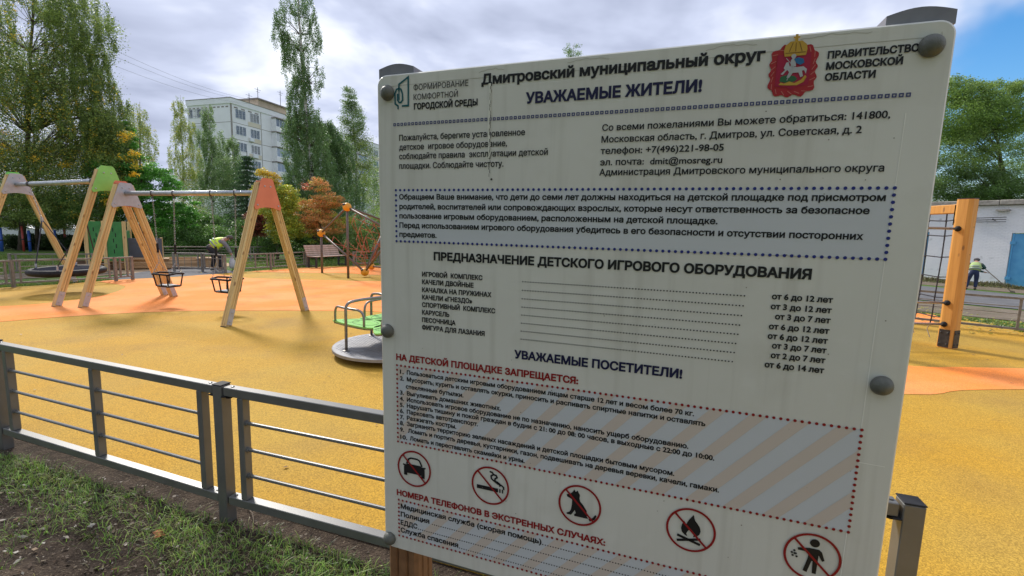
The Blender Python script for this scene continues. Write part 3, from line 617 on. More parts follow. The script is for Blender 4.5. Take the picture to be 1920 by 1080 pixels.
# local: x along, -y front (towards the playground), back leans to +y
for i in range(5):
    MB().box((-.85, -.24+i*.092, .43), (.85, -.16+i*.092, .455), bev=.006).build('seat_slat', BENCHW, bn)
for i in range(5):
    z = .50+i*.083; y = .235+.035*i
    o = MB().box((-.85, -.014, -.038), (.85, .014, .038), bev=.005).build('back_slat', BENCHW, bn); o.location = (0, y, z); o.rotation_euler = (-.35, 0, 0)
for s in (-.78, .78):
    for y, nm in ((-.2, 'leg'), (.2, 'leg')): MB().box((s-.03, y-.03, 0), (s+.03, y+.03, .425)).build(nm, DARKM, bn)
    o = MB().box((s-.03, -.25, .385), (s+.03, .25, .428)).build('seat_support', DARKM, bn)
    MB().tube([(s, .24, .41), (s, .42, .88)], .022, 6).build('back_support', DARKM, bn)
    MB().box((s-.03, -.2, .05), (s+.03, .2, .09)).build('foot_bar', DARKM, bn)
# ================================================================== orange post climbing frame on the right
P1 = np.array([6.92, 7.15, 0]); fm = empty('climbing_frame', 'orange timber climbing frame with steel rungs and a black rope net', 'climbing frame', tuple(P1))
def big_post(P):
    w, c = .105, .045
    pl = [(-w+c, -w), (w-c, -w), (w, -w+c), (w, w-c), (w-c, w), (-w+c, w), (-w, w-c), (-w, -w+c)]
    o = MB().prism(pl, -.05, 2.32).build('post', OILED, fm); o.matrix_local = Matrix.Translation(Vector(wl(fm, P)))@Matrix.Rotation(R(20), 4, 'Z')
    MB().prism([(x*1.02, y*1.02) for x, y in pl], 2.321, 2.333).build('post_cap', DARKM, o)
    sh = MB(); 
    for x0, y0, x1, y1 in ((-w+c-.01, -w-.006, w-c+.01, -w-.001), (-w-.006, -w+c-.01, -w-.001, w-c+.01)): sh.box((x0, y0, .02), (x1, y1, .30))
    for x in (-.045, .045):
        for z in (.07, .25): sh.lathe([(.014, 0), (.012, .008), (.004, .012)], 8, Matrix.Translation((x, -w-.006, z))@Matrix.Rotation(math.pi/2, 4, 'X'))
    for y in (-.045, .045):
        for z in (.07, .25): sh.lathe([(.014, 0), (.012, .008), (.004, .012)], 8, Matrix.Translation((-w-.006, y, z))@Matrix.Rotation(-math.pi/2, 4, 'Y'))
    sh.build('post_shoe', DARKM, o); 
    bt = MB()
    for z in (.62, 1.05, 1.48, 1.9):
        bt.lathe([(.009, 0), (.006, .003)], 6, Matrix.Translation((.03, -w-.0005, z))@Matrix.Rotation(math.pi/2, 4, 'X'))
    bt.build('screw', DARKM, o)
    return o
P2, P3, P4 = P1+np.array([.06, 2.5, 0]), P1+np.array([-2.1, 0, 0]), P1+np.array([-2.04, 2.5, 0])
for P in (P1, P2, P3, P4): big_post(P)
for A_, B_ in ((P1, P2), (P3, P4)):
    d = (B_-A_)/np.linalg.norm(B_-A_); o = MB().box((.105, -.05, 2.11), (np.linalg.norm(B_-A_)-.105, .05, 2.25), bev=.01).build('crossbeam', OILED, fm, angle=30); o.matrix_local = frame(wl(fm, A_), d)
    for xx, q in ((.0, 1), (np.linalg.norm(B_-A_), -1)):
        # L bracket on the left hand side of beam and post
        br_ = MB(); Lp = [(-.06, 1.93), (.02, 1.93), (.055, 1.96), (.055, 2.10), (.09, 2.13), (.26, 2.13), (.26, 2.24), (-.06, 2.24)]
        for sd in (1,):
            m2 = Matrix(((q, 0, 0, xx), (0, 0, 1, .125), (0, 1, 0, 0), (0, 0, 0, 1))); br_.prism(Lp if q > 0 else Lp[::-1], 0, .007, m2)
            for x_, z_ in ((-.01, 1.98), (-.01, 2.07), (.0, 2.19), (.1, 2.19), (.2, 2.19)): br_.ball((xx+q*x_, .133, z_), .016, 8)
        b_ = br_.build('bracket', DARKM, fm); b_.matrix_local = o.matrix_local.copy()
for (A_, B_) in ((P1, P3), (P2, P4)):
    for z in (1.87, .72, .38, 1.1):
        if z == 1.1 and A_ is P1: continue
        a, b = Vector(wl(fm, A_+np.array([-.10, -.02, z]))), Vector(wl(fm, B_+np.array([.10, -.02, z])))
        MB().tube([a, b], .019, 12).build('rung', mat('polished_steel', (.62, .62, .64), .25, .8, col2=(.5, .5, .52), scale=30), fm, smooth=True)
        for e_, s in ((a, -1), (b, 1)):
            MB().ball(tuple(e_+Vector((s*.012, 0, 0))), .043, 12).build('rung_collar', BLACKR, fm, smooth=True)
for (A_, B_) in ((P1, P2), (P3, P4)):
    mb = MB(); Lb = np.linalg.norm(B_-A_); d = (B_-A_)/Lb; ys_ = [.32+.31*i for i in range(7)]; zs_ = [2.0, 1.76, 1.42, 1.10, .77, .45]
    def PT(u, z): return Vector(wl(fm, A_+d*u+np.array([0, 0, z])))
    for j, u in enumerate(ys_):
        mb.tube([PT(u, 2.12)]+[PT(u+.015*math.sin(3*z+j), z) for z in zs_]+[PT(u+.03, .34)], .0095, 6)
        for z in zs_: mb.ball(tuple(PT(u+.015*math.sin(3*z+j), z)), .02, 6, .8)
    for i, z in enumerate(zs_): mb.tube([PT(.08, z+.02)]+[PT(u, z+(.012 if j % 2 else -.004)) for j, u in enumerate(ys_)]+[PT(Lb-.08, z+.02)], .0085, 6)
    mb.build('rope_net', ROPEB, fm)
    mb = MB()
    for j, u in enumerate(ys_): mb.tube([PT(u+.03, .34), PT(u+.07, .22), PT(u-.0, .10)], .008, 5)
    mb.build('rope_tail', mat('pale_rope', (.42, .36, .25), .8, col2=(.3, .25, .18), scale=60), fm)
# ================================================================== play house, sandbox and coloured posts
hp = G(202, 506); ph = empty('playhouse', 'green and timber playhouse wall beside the sandbox, half hidden by the swings', 'playhouse', tuple(hp))
rt = np.array([.835, .55, 0]); fw_ = np.array([-.55, .835, 0])           # across and away, seen from the playground
PHM = frame((0, 0, 0), rt)
GP_ = mat('playhouse_green', (.035, .19, .05), .5, col2=(.045, .24, .065), scale=6)
def PHP(nm, mbx, mt, par=None):
    o = mbx.build(nm, mt, par or ph)
    if par is None: o.matrix_local = PHM
    return o
for x in (-.47, -.02, .50): PHP('post', MB().box((x-.05, -.05, -.05), (x+.05, .05, 1.62)), PINE)
for x in (-.47, .50): PHP('post', MB().box((x-.05, 1.15, -.05), (x+.05, 1.25, 1.62)), PINE)
for x0, x1 in ((-.415, -.075), (.035, .445)):
    o = PHP('wall_panel', MB().box((x0, -.015, .30), (x1, .015, 1.60), bev=.004), GP_)
    mb = MB()
    for i in range(5): mb.box((.5*(x0+x1)-.012+(.03 if i % 2 else -.03), -.019, .55+i*.18), (.5*(x0+x1)+.012+(.03 if i % 2 else -.03), -.0155, .68+i*.18))
    mb.build('climbing_slot', BLACKR, o)
for x in (-.47, .50): PHP('side_panel', MB().box((x-.015, .06, .3), (x+.015, 1.14, 1.3)), GP_)
PHP('floor_board', MB().box((-.45, .06, .26), (.48, 1.14, .30)), PINE)
sp = G(268, 504); sb = empty('sandbox', 'wooden sandbox with a grey drawing board and a ledge beside the playhouse', 'sandbox', tuple(sp)); SBM = frame((0, 0, 0), rt)
WD = mat('worn_board', (.42, .25, .12), .75, col2=(.52, .33, .17), scale=5, stretch=(1, 6, 6))
def SP(nm, mbx, mt):
    o = mbx.build(nm, mt, sb); o.matrix_local = SBM; return o
GBM = mat('grey_board', (.085, .09, .11), .6, col2=(.10, .105, .13), scale=3)
SP('drawing_board', MB().box((-.72, .35, .37), (.55, .375, 1.05), bev=.006), GBM)
for x in (-.70, .53): SP('board_post', MB().box((x-.04, .38, 0), (x+.04, .46, 1.08)), PINE)
SP('ledge', MB().box((-.80, -.12, .325), (.75, .345, .362), bev=.006), WD)
for j in range(3): SP('board', MB().box((-.78, .02, .02+j*.1), (2.2, .06, .113+j*.1), bev=.004), WD)
for j in range(2): SP('board', MB().box((-1.7, -.02, .02+j*.15), (-.80, .03, .163+j*.15), bev=.004), mat('dark_board', (.13, .075, .045), .8, col2=(.2, .12, .07), scale=6))
SP('side_board', MB().box((2.21, .02, .02), (2.25, 1.6, .31)), WD); SP('back_board', MB().box((-.78, 1.6, .02), (2.2, 1.64, .31)), WD); SP('side_board', MB().box((-.83, .07, .02), (-.79, 1.6, .31)), WD)
SP('sand', MB().box((-.78, .07, .0), (2.2, 1.59, .16)), SAND)
SP('corner_seat', MB().box((1.55, -.15, .33), (2.25, .25, .37)), WD); SP('corner_box', MB().box((1.75, -.1, .0), (2.2, .015, .325)), WD)
BL, RD = mat('blue_post_paint', (.03, .09, .38), .4, col2=(.04, .11, .42), scale=9), mat('red_post_paint', (.38, .05, .04), .45, col2=(.42, .07, .05), scale=9)
for i, (px, ptop, pb, mt, w, lb) in enumerate(((4, 428, 470, BL, .07, 'thick blue painted post at the left edge of the lawn'), (45, 425, 470, RD, .045, 'slim red post between two blue posts on the left lawn'), (57, 433, 470, BL, .06, 'blue post right beside the slim red post on the lawn'), (106, 432, 470, BL, .05, 'blue post on the lawn seen just above the nest swing ring'), (124, 428, 469, RD, .05, 'red post on the lawn behind the nest swing ropes'))):
    P = G(px, pb); P = EYE+(P-EYE)*1.0; h = height_over(px, ptop, P)
    o = empty('play_post', lb, 'post', tuple(P)); MB().tube([(0, 0, -.05), (0, 0, h)], w, 12).build('pole', mt, o, smooth=True); MB().ball((0, 0, h), w*1.02, 12, .5).build('cap', mt, o, smooth=True)
    MB().tube([(0, 0, h*.45), (0, 0, h*.5)], w*1.25, 12).build('band', DARKM, o, smooth=True)
# ================================================================== notice board
SR = np.array([[0.9432401580890234, -0.021395691959586936, 0.3314215269618804], [0.06537996970460477, 0.990357218502424, -0.12213942574600412], [-0.32561244406441053, 0.13687514064178768, 0.935543549036959]])
ST = np.array([-0.29230136663740264, -0.45867052393304336, 0.9959042610334488]); SH = np.linalg.inv(np.column_stack([SR[:, 0], SR[:, 1], ST]))
def S(px, py):
    q = SH@np.array([(px-960)/F, (py-540)/F, 1.]); return q[0]/q[2], -q[1]/q[2]
_o = EYE+M@ST; _xa, _ya, _za = M@SR[:, 0], -(M@SR[:, 1]), -(M@SR[:, 2])
board = bpy.data.objects.new('notice_board', None); scene.collection.objects.link(board)
board.matrix_world = Matrix([[_xa[i], _ya[i], _za[i], _o[i]] for i in range(3)]+[[0, 0, 0, 1]])
tag(board, 'large off-white printed notice board on two timber posts, close to the camera', 'notice board')
PANEL = layered('board_panel', [(.66, .655, .605), ((.60, .59, .545), 2.0, .4, .65, .7, 4), ((.53, .515, .46), 7, .56, .75, .45, 5), ((.72, .715, .68), 25, .6, .8, .3, 3)], .38, (.06, 12, .004))
PANEL.node_tree.nodes['Principled BSDF'].inputs['Specular IOR Level'].default_value = .35
t = PANEL.node_tree; b = t.nodes['Principled BSDF']; src = b.inputs['Base Color'].links[0].from_socket; c = N(t, 'ShaderNodeTexCoord'); mp = N(t, 'ShaderNodeMapping'); mp.inputs['Scale'].default_value = (38, 1.6, 1); t.links.new(c.outputs['Object'], mp.inputs[0])
n = N(t, 'ShaderNodeTexNoise'); n.inputs['Scale'].default_value = 1; n.inputs['Detail'].default_value = 5; t.links.new(mp.outputs[0], n.inputs['Vector']); r = N(t, 'ShaderNodeMapRange'); r.inputs[1].default_value = .52; r.inputs[2].default_value = .75; r.inputs[4].default_value = .35; t.links.new(n.outputs[0], r.inputs[0])
x = N(t, 'ShaderNodeMix', data_type='RGBA'); t.links.new(r.outputs[0], x.inputs[0]); t.links.new(src, x.inputs[6]); x.inputs[7].default_value = (.40, .385, .33, 1); t.links.new(x.outputs[2], b.inputs['Base Color'])
r2 = N(t, 'ShaderNodeMapRange'); r2.inputs[3].default_value = .22; r2.inputs[4].default_value = .5; t.links.new(n.outputs[0], r2.inputs[0]); t.links.new(r2.outputs[0], b.inputs['Roughness'])
def rrect(x0, y0, x1, y1, r, n=8):
    P = []
    for cx, cy, a0 in ((x1-r, y1-r, 0), (x0+r, y1-r, 90), (x0+r, y0+r, 180), (x1-r, y0+r, 270)):
        for i in range(n+1): a = R(a0+90*i/n); P.append((cx+r*math.cos(a), cy+r*math.sin(a)))
    return P
PB = -1.112
outer, inner = rrect(-.001, PB, 1.001, .001, .022), rrect(.002, PB+.003, .998, -.002, .02)
mb = MB(); n = len(outer)
V = [(*p, -.009) for p in outer]+[(*p, -.003) for p in outer]+[(*p, 0) for p in inner]
mb.add(V, [tuple(range(n))[::-1], tuple(range(2*n, 3*n))]+[(k*n+i, k*n+(i+1) % n, (k+1)*n+(i+1) % n, (k+1)*n+i) for k in (0, 1) for i in range(n)])
panel = mb.build('panel', PANEL, board)
def flat(name, color, rough=.45): return mat('print_'+name, color, rough, spec=.3)
BLK, NAVY, RED, FILL, BEIGE, TEAL, GOLD, CRIM = flat('black', (.012, .012, .014)), flat('navy', (.012, .012, .055)), flat('red', (.27, .012, .014)), flat('pale_blue', (.55, .575, .61)), flat('beige', (.575, .50, .445)), flat('teal', (.01, .10, .12)), flat('gold', (.50, .30, .04)), flat('crimson', (.36, .02, .025))
BLUE, GREY_, CREAM, GREENC = flat('blue', (.02, .03, .20)), flat('light_grey', (.42, .43, .45)), flat('cream', (.62, .60, .56)), flat('dark_green', (.03, .12, .05))
def contours(body, n=3):
    cu = bpy.data.curves.new('t', 'FONT'); cu.body = body; o = bpy.data.objects.new('t', cu); scene.collection.objects.link(o)
    bpy.context.view_layer.update(); dg = bpy.context.evaluated_depsgraph_get(); c = o.evaluated_get(dg).to_curve(dg); res = []
    for s in c.splines:
        P = []
        if s.type == 'BEZIER':
            b = s.bezier_points; k = len(b)
            for i in range(k):
                a, d = b[i], b[(i+1) % k]; p0, p1, p2, p3 = [Vector(v[:2]) for v in (a.co, a.handle_right, d.handle_left, d.co)]
                st = abs((p1-p0).cross(p3-p0))+abs((p2-p0).cross(p3-p0)) < 1e-5
                for j in range(1 if st else n): t = j/n; P.append((1-t)**3*p0+3*t*(1-t)**2*p1+3*t*t*(1-t)*p2+t**3*p3)
        else: P = [Vector(p.co[:2]) for p in s.points]
        Q = []
        for p in P:
            if not Q or (p-Q[-1]).length > 4e-3: Q.append(p)
        if len(Q) > 2 and (Q[0]-Q[-1]).length < 4e-3: Q.pop()
        if len(Q) > 2: res.append(Q)
    bpy.data.objects.remove(o); bpy.data.curves.remove(cu); return res
def area(P): return sum(P[i-1].x*P[i].y-P[i].x*P[i-1].y for i in range(len(P)))/2
def grow(P, d):
    n = len(P); o = []
    for i in range(n):
        a = (P[i]-P[i-1]).normalized(); b = (P[(i+1) % n]-P[i]).normalized(); na = Vector((a.y, -a.x)); v = na+Vector((b.y, -b.x)); l = v.length
        v = na if l < .5 else v/l*min(2/l, 1.6); o.append(P[i]+v*d)
    return o
def winding(p, P):
    w = 0
    for i in range(len(P)):
        a, b = P[i-1], P[i]
        if (a.y <= p.y) != (b.y <= p.y) and (b.x-a.x)*(p.y-a.y)/(b.y-a.y)+a.x > p.x: w += 1 if b.y > a.y else -1
    return w
def glyphs(body, bold=0):
    C = sorted(contours(body), key=lambda P: min(p.x for p in P)); Gs = []; xm = -9
    for P in C:
        if Gs and min(p.x for p in P) < xm-1e-3: Gs[-1].append(P)
        else: Gs.append([P])
        xm = max(xm, max(p.x for p in P))
    V, Fc = [], []
    for g_ in Gs:
        sg = 1 if area(max(g_, key=lambda P: abs(area(P)))) > 0 else -1; g_ = [grow(P, bold*sg) for P in g_]; pts = [p for L in g_ for p in L]; ed = []; n0 = 0
        for L in g_: ed += [(n0+q, n0+(q+1) % len(L)) for q in range(len(L))]; n0 += len(L)
        r = delaunay_2d_cdt(pts, ed, [], 0, 1e-5); b = len(V); V += [tuple(p) for p in r[0]]
        for t in r[2]:
            c = sum((r[0][q] for q in t), Vector((0, 0)))/len(t)
            if sum(winding(c, L) for L in g_): Fc.append(tuple(b+q for q in t))
    return V, Fc
CAPH = max(v[1] for v in glyphs('Н')[0]); PZ = .0012
def text(body, x0, y0, x1, cap, bold=.02, ink=None, y1=None):
    V, Fc = glyphs(body, bold); u0, v0 = S(x0, y0); v_t = S(x0, y0-cap)[1]; xs_ = [v[0] for v in V]; a, b = min(xs_), max(xs_)
    # right end: the point of this baseline that shows at column x1
    lo, hi = u0, 1.3
    for _ in range(40):
        m_ = (lo+hi)/2; q = SR@np.array([m_, -v0, 0])+ST; 
        if q[0]/q[2]*F+960 < x1: lo = m_
        else: hi = m_
    sx, sy = (lo-u0)/(b-a), (v_t-v0)/CAPH
    mb = MB(); mb.add([(u0+(x-a)*sx, v0+y*sy, PZ) for x, y in V], Fc); return mb.build('text_line', ink or BLK, board)
def along_base(x1, x0, y0):
    u0, v0 = S(x0, y0); lo, hi = u0, 1.3
    for _ in range(40):
        m_ = (lo+hi)/2; q = SR@np.array([m_, -v0, 0])+ST
        if q[0]/q[2]*F+960 < x1: lo = m_
        else: hi = m_
    return lo
B_ = .034
for t_ in ((u'ФОРМИРОВАНИЕ', 776, 169.8, 878.6, 11, .004), (u'КОМФОРТНОЙ', 776, 187.8, 858.8, 10.8, .004), (u'ГОРОДСКОЙ СРЕДЫ', 776.5, 205.4, 896, 11, .046),
    (u'Дмитровский муниципальный округ', 903, 158.5, 1434, 18.5, .042), (u'УВАЖАЕМЫЕ ЖИТЕЛИ!', 985.7, 194, 1315.7, 19.5, .044, NAVY),
    (u'Пожалуйста, берегите установленное', 749, 264, 984.7, 10.8, .020), (u'детское  игровое оборудование,', 749, 281.5, 951, 10.8, .020), (u'соблюдайте правила  эксплуатации детской', 749, 298.7, 1027.3, 10.8, .020), (u'площадки. Соблюдайте чистоту.', 749, 316.6, 944.3, 10.8, .020),
    (u'Со всеми пожеланиями Вы можете обратиться: 141800,', 1129, 245.6, 1668.4, 12, .020), (u'Московская область, г. Дмитров, ул. Советская, д. 2', 1127.7, 267.6, 1614.9, 12, .020), (u'телефон: +7(496)221-98-05', 1126, 289, 1356.6, 12, .020), (u'эл. почта:  dmit@mosreg.ru', 1125, 310.2, 1353.8, 12, .020), (u'Администрация Дмитровского муниципального округа', 1123.6, 329, 1657, 12, .020),
    (u'ПРАВИТЕЛЬСТВО', 1551, 110.2, 1722.5, 13, .046), (u'МОСКОВСКОЙ', 1548, 131.2, 1692, 13, .046), (u'ОБЛАСТИ', 1545.6, 151.8, 1640.7, 13, .046),
    (u'Обращаем Ваше внимание, что дети до семи лет должны находиться на детской площадке под присмотром', 748.9, 373.8, 1659.7, 9.6, B_), (u'родителей, воспитателей или сопровождающих взрослых, которые несут ответственность за безопасное', 749.4, 391.7, 1629.7, 9.6, B_), (u'пользование игровым оборудованием, расположенным на детской площадке.', 749.4, 409.2, 1345.3, 9.6, B_), (u'Перед использованием игрового оборудования убедитесь в его безопасности и отсутствии посторонних', 749.4, 426.7, 1617.8, 9.6, B_), (u'предметов.', 749.4, 443.5, 819.2, 9.4, B_),
    (u'ПРЕДНАЗНАЧЕНИЕ ДЕТСКОГО ИГРОВОГО ОБОРУДОВАНИЯ', 813.6, 487.2, 1520.7, 14.3, .046),
    (u'ИГРОВОЙ  КОМПЛЕКС', 791.7, 517.8, 905, 8.3, .038), (u'КАЧЕЛИ ДВОЙНЫЕ', 791.7, 532.2, 888.3, 8.3, .038), (u'КАЧАЛКА НА ПРУЖИНАХ', 791.7, 546.9, 922, 8.3, .038), (u'КАЧЕЛИ «ГНЕЗДО»', 791.7, 560.8, 885.8, 8.3, .038), (u'СПОРТИВНЫЙ  КОМПЛЕКС', 791.7, 575, 929, 8.3, .038), (u'КАРУСЕЛЬ', 791.7, 589.2, 843, 8.3, .038), (u'ПЕСОЧНИЦА', 791.7, 603.2, 854.7, 8.3, .038), (u'ФИГУРА ДЛЯ ЛАЗАНИЯ', 791.7, 617.2, 909, 8.3, .038),
    (u'от 6 до 12 лет', 1446.7, 560.3, 1561, 10.6, .038), (u'от 3 до 12 лет', 1444.5, 579, 1558.6, 10.6, .038), (u'от 3 до 7 лет', 1452.5, 598, 1556.5, 10.6, .038), (u'от 6 до 12 лет', 1441, 616.3, 1554.3, 10.6, .038), (u'от 6 до 12 лет', 1438.8, 634.3, 1551.4, 10.6, .038), (u'от 3 до 7 лет', 1446.7, 652.4, 1549, 10.6, .038), (u'от 2 до 7 лет', 1444.5, 670.4, 1546.7, 10.6, .038), (u'от 6 до 14 лет', 1433, 687.6, 1544.5, 10.6, .038),
    (u'УВАЖАЕМЫЕ ПОСЕТИТЕЛИ!', 964.3, 670.8, 1278.8, 14.6, .044, NAVY), (u'НА ДЕТСКОЙ ПЛОЩАДКЕ ЗАПРЕЩАЕТСЯ:', 743.3, 673.9, 1084.4, 10.9, .044, RED),
    (u'1.', 750.5, 699.9, 757.5, 7.6, B_), (u'Пользоваться детским игровым оборудованием лицам старше 12 лет и весом более 70 кг.', 763.3, 701.6, 1301.3, 7.6, B_),
    (u'2.', 750.5, 712.4, 758, 7.6, B_), (u'Мусорить, курить и оставлять окурки, приносить и распивать спиртные напитки и оставлять', 763.3, 714.3, 1322.4, 7.6, B_), (u'стеклянные бутылки.', 761.4, 727.8, 869.4, 7.6, B_),
    (u'3.', 750.5, 738.9, 758, 7.6, B_), (u'Выгуливать домашних животных.', 763.3, 740.8, 939.5, 7.6, B_), (u'4.', 750.2, 750.4, 758, 7.6, B_), (u'Использовать игровое оборудование не по назначению, наносить ущерб оборудованию.', 763.3, 752.4, 1290.7, 7.6, B_),
    (u'5.', 750.2, 761.7, 758, 7.6, B_), (u'Нарушать тишину и покой граждан в будни с 21: 00 до 08: 00 часов, в выходные с 22:00 до 10:00.', 763.3, 763.7, 1339.3, 7.6, B_), (u'6.', 750.4, 773.2, 758, 7.6, B_), (u'Парковать автотранспорт.', 763.3, 775.2, 896.4, 7.6, B_),
    (u'7.', 750.5, 784.5, 758, 7.6, B_), (u'Разжигать костры.', 763.3, 786.5, 856, 7.6, B_), (u'8.', 750.5, 795.9, 758, 7.6, B_), (u'Загрязнять территорию зеленых насаждений и детской площадки бытовым мусором.', 763.3, 797.8, 1264.3, 7.6, B_),
    (u'9.', 750.5, 807.9, 758, 7.6, B_), (u'Ломать и портить деревья, кустарники, газон, подвешивать на деревья веревки, качели, гамаки.', 765.5, 810.6, 1348, 7.6, B_), (u'10.', 751, 821.9, 764, 7.6, B_), (u'Ломать и переставлять скамейки и урны.', 769, 825, 984, 7.6, B_),
    (u'НОМЕРА ТЕЛЕФОНОВ В ЭКСТРЕННЫХ СЛУЧАЯХ:', 744.5, 926.9, 1135, 10, .044, RED),
    (u'Медицинская служба (скорая помощь)', 751.8, 952.2, 1015.5, 8.6, B_), (u'Полиция', 751.8, 967.2, 805.5, 8.6, B_), (u'ЕДДС', 751.8, 982.7, 783, 8.6, B_), (u'Служба спасения', 751.8, 996.6, 859.5, 8.6, B_)):
    text(*t_)
def disc(mb, x, y, r, z=PZ, n=8): mb.add([(x+r*math.cos(2*math.pi*i/n), y+r*math.sin(2*math.pi*i/n), z) for i in range(n)], [tuple(range(n))])
def dots(mb, a, b, pitch, r, ends=True):
    d = math.hypot(b[0]-a[0], b[1]-a[1]); n = max(1, round(d/pitch))
    for i in range(n+(1 if ends else 0)): disc(mb, a[0]+(b[0]-a[0])*i/n, a[1]+(b[1]-a[1])*i/n, r)
def dotbox(x0, y1, x1, y0, pitch, r, ink, bottom=True):
    mb = MB(); dots(mb, (x0, y1), (x1, y1), pitch, r); dots(mb, (x0, y1-pitch), (x0, y0+pitch*(1 if bottom else 0)), pitch, r); dots(mb, (x1, y1-pitch), (x1, y0+pitch), pitch, r); dots(mb, (x0, y0), (x1, y0), pitch, r); mb.build('dotted_border', ink, board)
def quad(mb, x0, y0, x1, y1, z): mb.add([(x0, y0, z), (x1, y0, z), (x1, y1, z), (x0, y1, z)], [(0, 1, 2, 3)])
b1x0, b1y1 = S(742.8, 356.7); b1x1, b1y0 = S(1659.7, 485.2); b1y1 = S(743, 356.7)[1]; b1y0 = S(743.3, 452)[1]
mb = MB(); quad(mb, b1x0, b1y0, b1x1, b1y1, .0006); mb.build('pale_field', FILL, board); dotbox(b1x0, b1y1, b1x1, b1y0, .0109, .0029, BLUE)
b2x0, b2y1 = S(744.8, 684.5); b2y0 = S(745.5, 827)[1]; b2x1 = S(1615.5, 806.6)[0]
b3y1 = S(745.8, 935.8)[1]; b3y0 = S(746.3, 1002.5)[1]
def clip(P, f):
    o = []
    for i in range(len(P)):
        a, b = P[i-1], P[i]; fa, fb = f(a), f(b)
        if (fa >= 0) != (fb >= 0): t = fa/(fa-fb); o.append((a[0]+(b[0]-a[0])*t, a[1]+(b[1]-a[1])*t))
        if fb >= 0: o.append(b)
    return o
for x0, y0, x1, y1 in ((b2x0, b2y0, b2x1, b2y1), (b2x0, b3y0, b2x1, b3y1)):
    mb = MB(); quad(mb, x0, y0, x1, y1, .0005); mb.build('pale_field', FILL, board); mb = MB(); c_ = -.6
    while c_ < 1.2:
        P = [(c_, y0-.02), (c_+.027, y0-.02), (c_+.027+(y1-y0+.04)/1.13, y1+.02), (c_+(y1-y0+.04)/1.13, y1+.02)]
        P = clip(clip(P, lambda p: p[0]-x0), lambda p: x1-p[0]); P = clip(clip(P, lambda p: p[1]-y0), lambda p: y1-p[1])
        if len(P) > 2: mb.add([(*p, .0008) for p in P], [tuple(range(len(P)))])
        c_ += .0665
    mb.build('beige_stripe', BEIGE, board)
    dotbox(x0, y1, x1, y0, .0109, .0028, RED)
mb = MB()
r0, r1 = S(740.5, 234), S(1703, 176); n = round((r1[0]-r0[0])/.0089); hh = .0031; hi_ = .0013
for i in range(n+1):
    x = r0[0]+(r1[0]-r0[0])*i/n; y = r0[1]
    V = [(x-hh, y-hh, PZ), (x+hh, y-hh, PZ), (x+hh, y+hh, PZ), (x-hh, y+hh, PZ), (x-hi_, y-hi_, PZ), (x+hi_, y-hi_, PZ), (x+hi_, y+hi_, PZ), (x-hi_, y+hi_, PZ)]
    mb.add(V, [(0, 1, 5, 4), (1, 2, 6, 5), (2, 3, 7, 6), (3, 0, 4, 7)])
mb.build('square_border', flat('slate_blue', (.05, .06, .17)), board)
mb = MB()
for (a, b), e_ in zip(((980.5, 528), (980, 544.2), (979.4, 560), (979.2, 575.6), (978.8, 590.6), (978.3, 605.8), (977.8, 620.6), (977.5, 635.6)), (1387.9, 1387, 1385.5, 1383.5, 1382, 1379.5, 1378.3, 1376.2)):
    p = S(a, b); dots(mb, p, (S(e_, 640)[0], p[1]), .0056, .0014)
for a, (c, b) in ((1018, (751.8, 952.2)), (811, (751.8, 967.2)), (785, (751.8, 982.7)), (862, (751.8, 996.6))):
    p = (along_base(a, c, b), S(c, b)[1]); dots(mb, p, (b2x1-.02, p[1]), .0058, .0014)
mb.build('dotted_line', BLK, board)
def ring(mb, cx, cy, r, w, z=PZ, n=48):
    V = []
    for i in range(n): a = 2*math.pi*i/n; V += [(cx+r*math.cos(a), cy+r*math.sin(a), z), (cx+(r-w)*math.cos(a), cy+(r-w)*math.sin(a), z)]
    mb.add(V, [(2*i, 2*((i+1) % n), 2*((i+1) % n)+1, 2*i+1) for i in range(n)])
def stroke(mb, pts, w, z=PZ, closed=False):
    P = [Vector(p) for p in pts]; n = len(P); V = []
    for i in range(n):
        a = P[i-1] if (i or closed) else None; c = P[(i+1) % n] if (i < n-1 or closed) else None
        d1 = (P[i]-a).normalized() if a is not None else None; d2 = (c-P[i]).normalized() if c is not None else None
        d1 = d1 or d2; d2 = d2 or d1; t = (d1+d2); t = t.normalized() if t.length > .2 else d1; nn = Vector((-t.y, t.x)); k = w/2/max(.45, nn.dot(Vector((-d1.y, d1.x))))
        V += [(*(P[i]+nn*k), z), (*(P[i]-nn*k), z)]
    mb.add(V, [(2*i, 2*i+1, 2*((i+1) % n)+1, 2*((i+1) % n)) for i in range(n if closed else n-1)])
def polyf(mb, pts, cx, cy, s, z=PZ):
    r = delaunay_2d_cdt([Vector(p) for p in pts], [(i, (i+1) % len(pts)) for i in range(len(pts))], [], 1, 1e-5)
    mb.add([(cx+p.x*s, cy+p.y*s, z) for p in r[0]], [tuple(f) for f in r[2]])
CX = (.0848, .2789, .4801, .6968, .9000); CY = -.8899; CRr = .0451
def icon(i, draw):
    mb = MB(); draw(mb, CX[i], CY); sym = mb.build('pictogram', BLK, board); mb = MB(); ring(mb, CX[i], CY, CRr, .0042, PZ+.0006); c45 = CRr*.67
    stroke(mb, [(CX[i]-c45, CY+c45), (CX[i]+c45, CY-c45)], .0040, PZ+.0009); mb.build('prohibition_ring', RED, board)
def car(mb, x, y):
    s = CRr
    polyf(mb, [(-.62, -.42), (-.62, .02), (-.60, .10), (-.68, .13), (-.68, .2), (-.5, .18), (-.44, .2), (-.38, .24), (.38, .24), (.44, .2), (.5, .18), (.68, .2), (.68, .13), (.60, .10), (.62, .02), (.62, -.42), (.42, -.42), (.42, -.28), (-.42, -.28), (-.42, -.42)], x, y-.02*s, s)
    stroke(mb, [(x+a*s, y+b*s) for a, b in ((-.46, .2), (-.32, .5), (-.18, .56), (.18, .56), (.32, .5), (.46, .2))], .09*s)
icon(0, car)
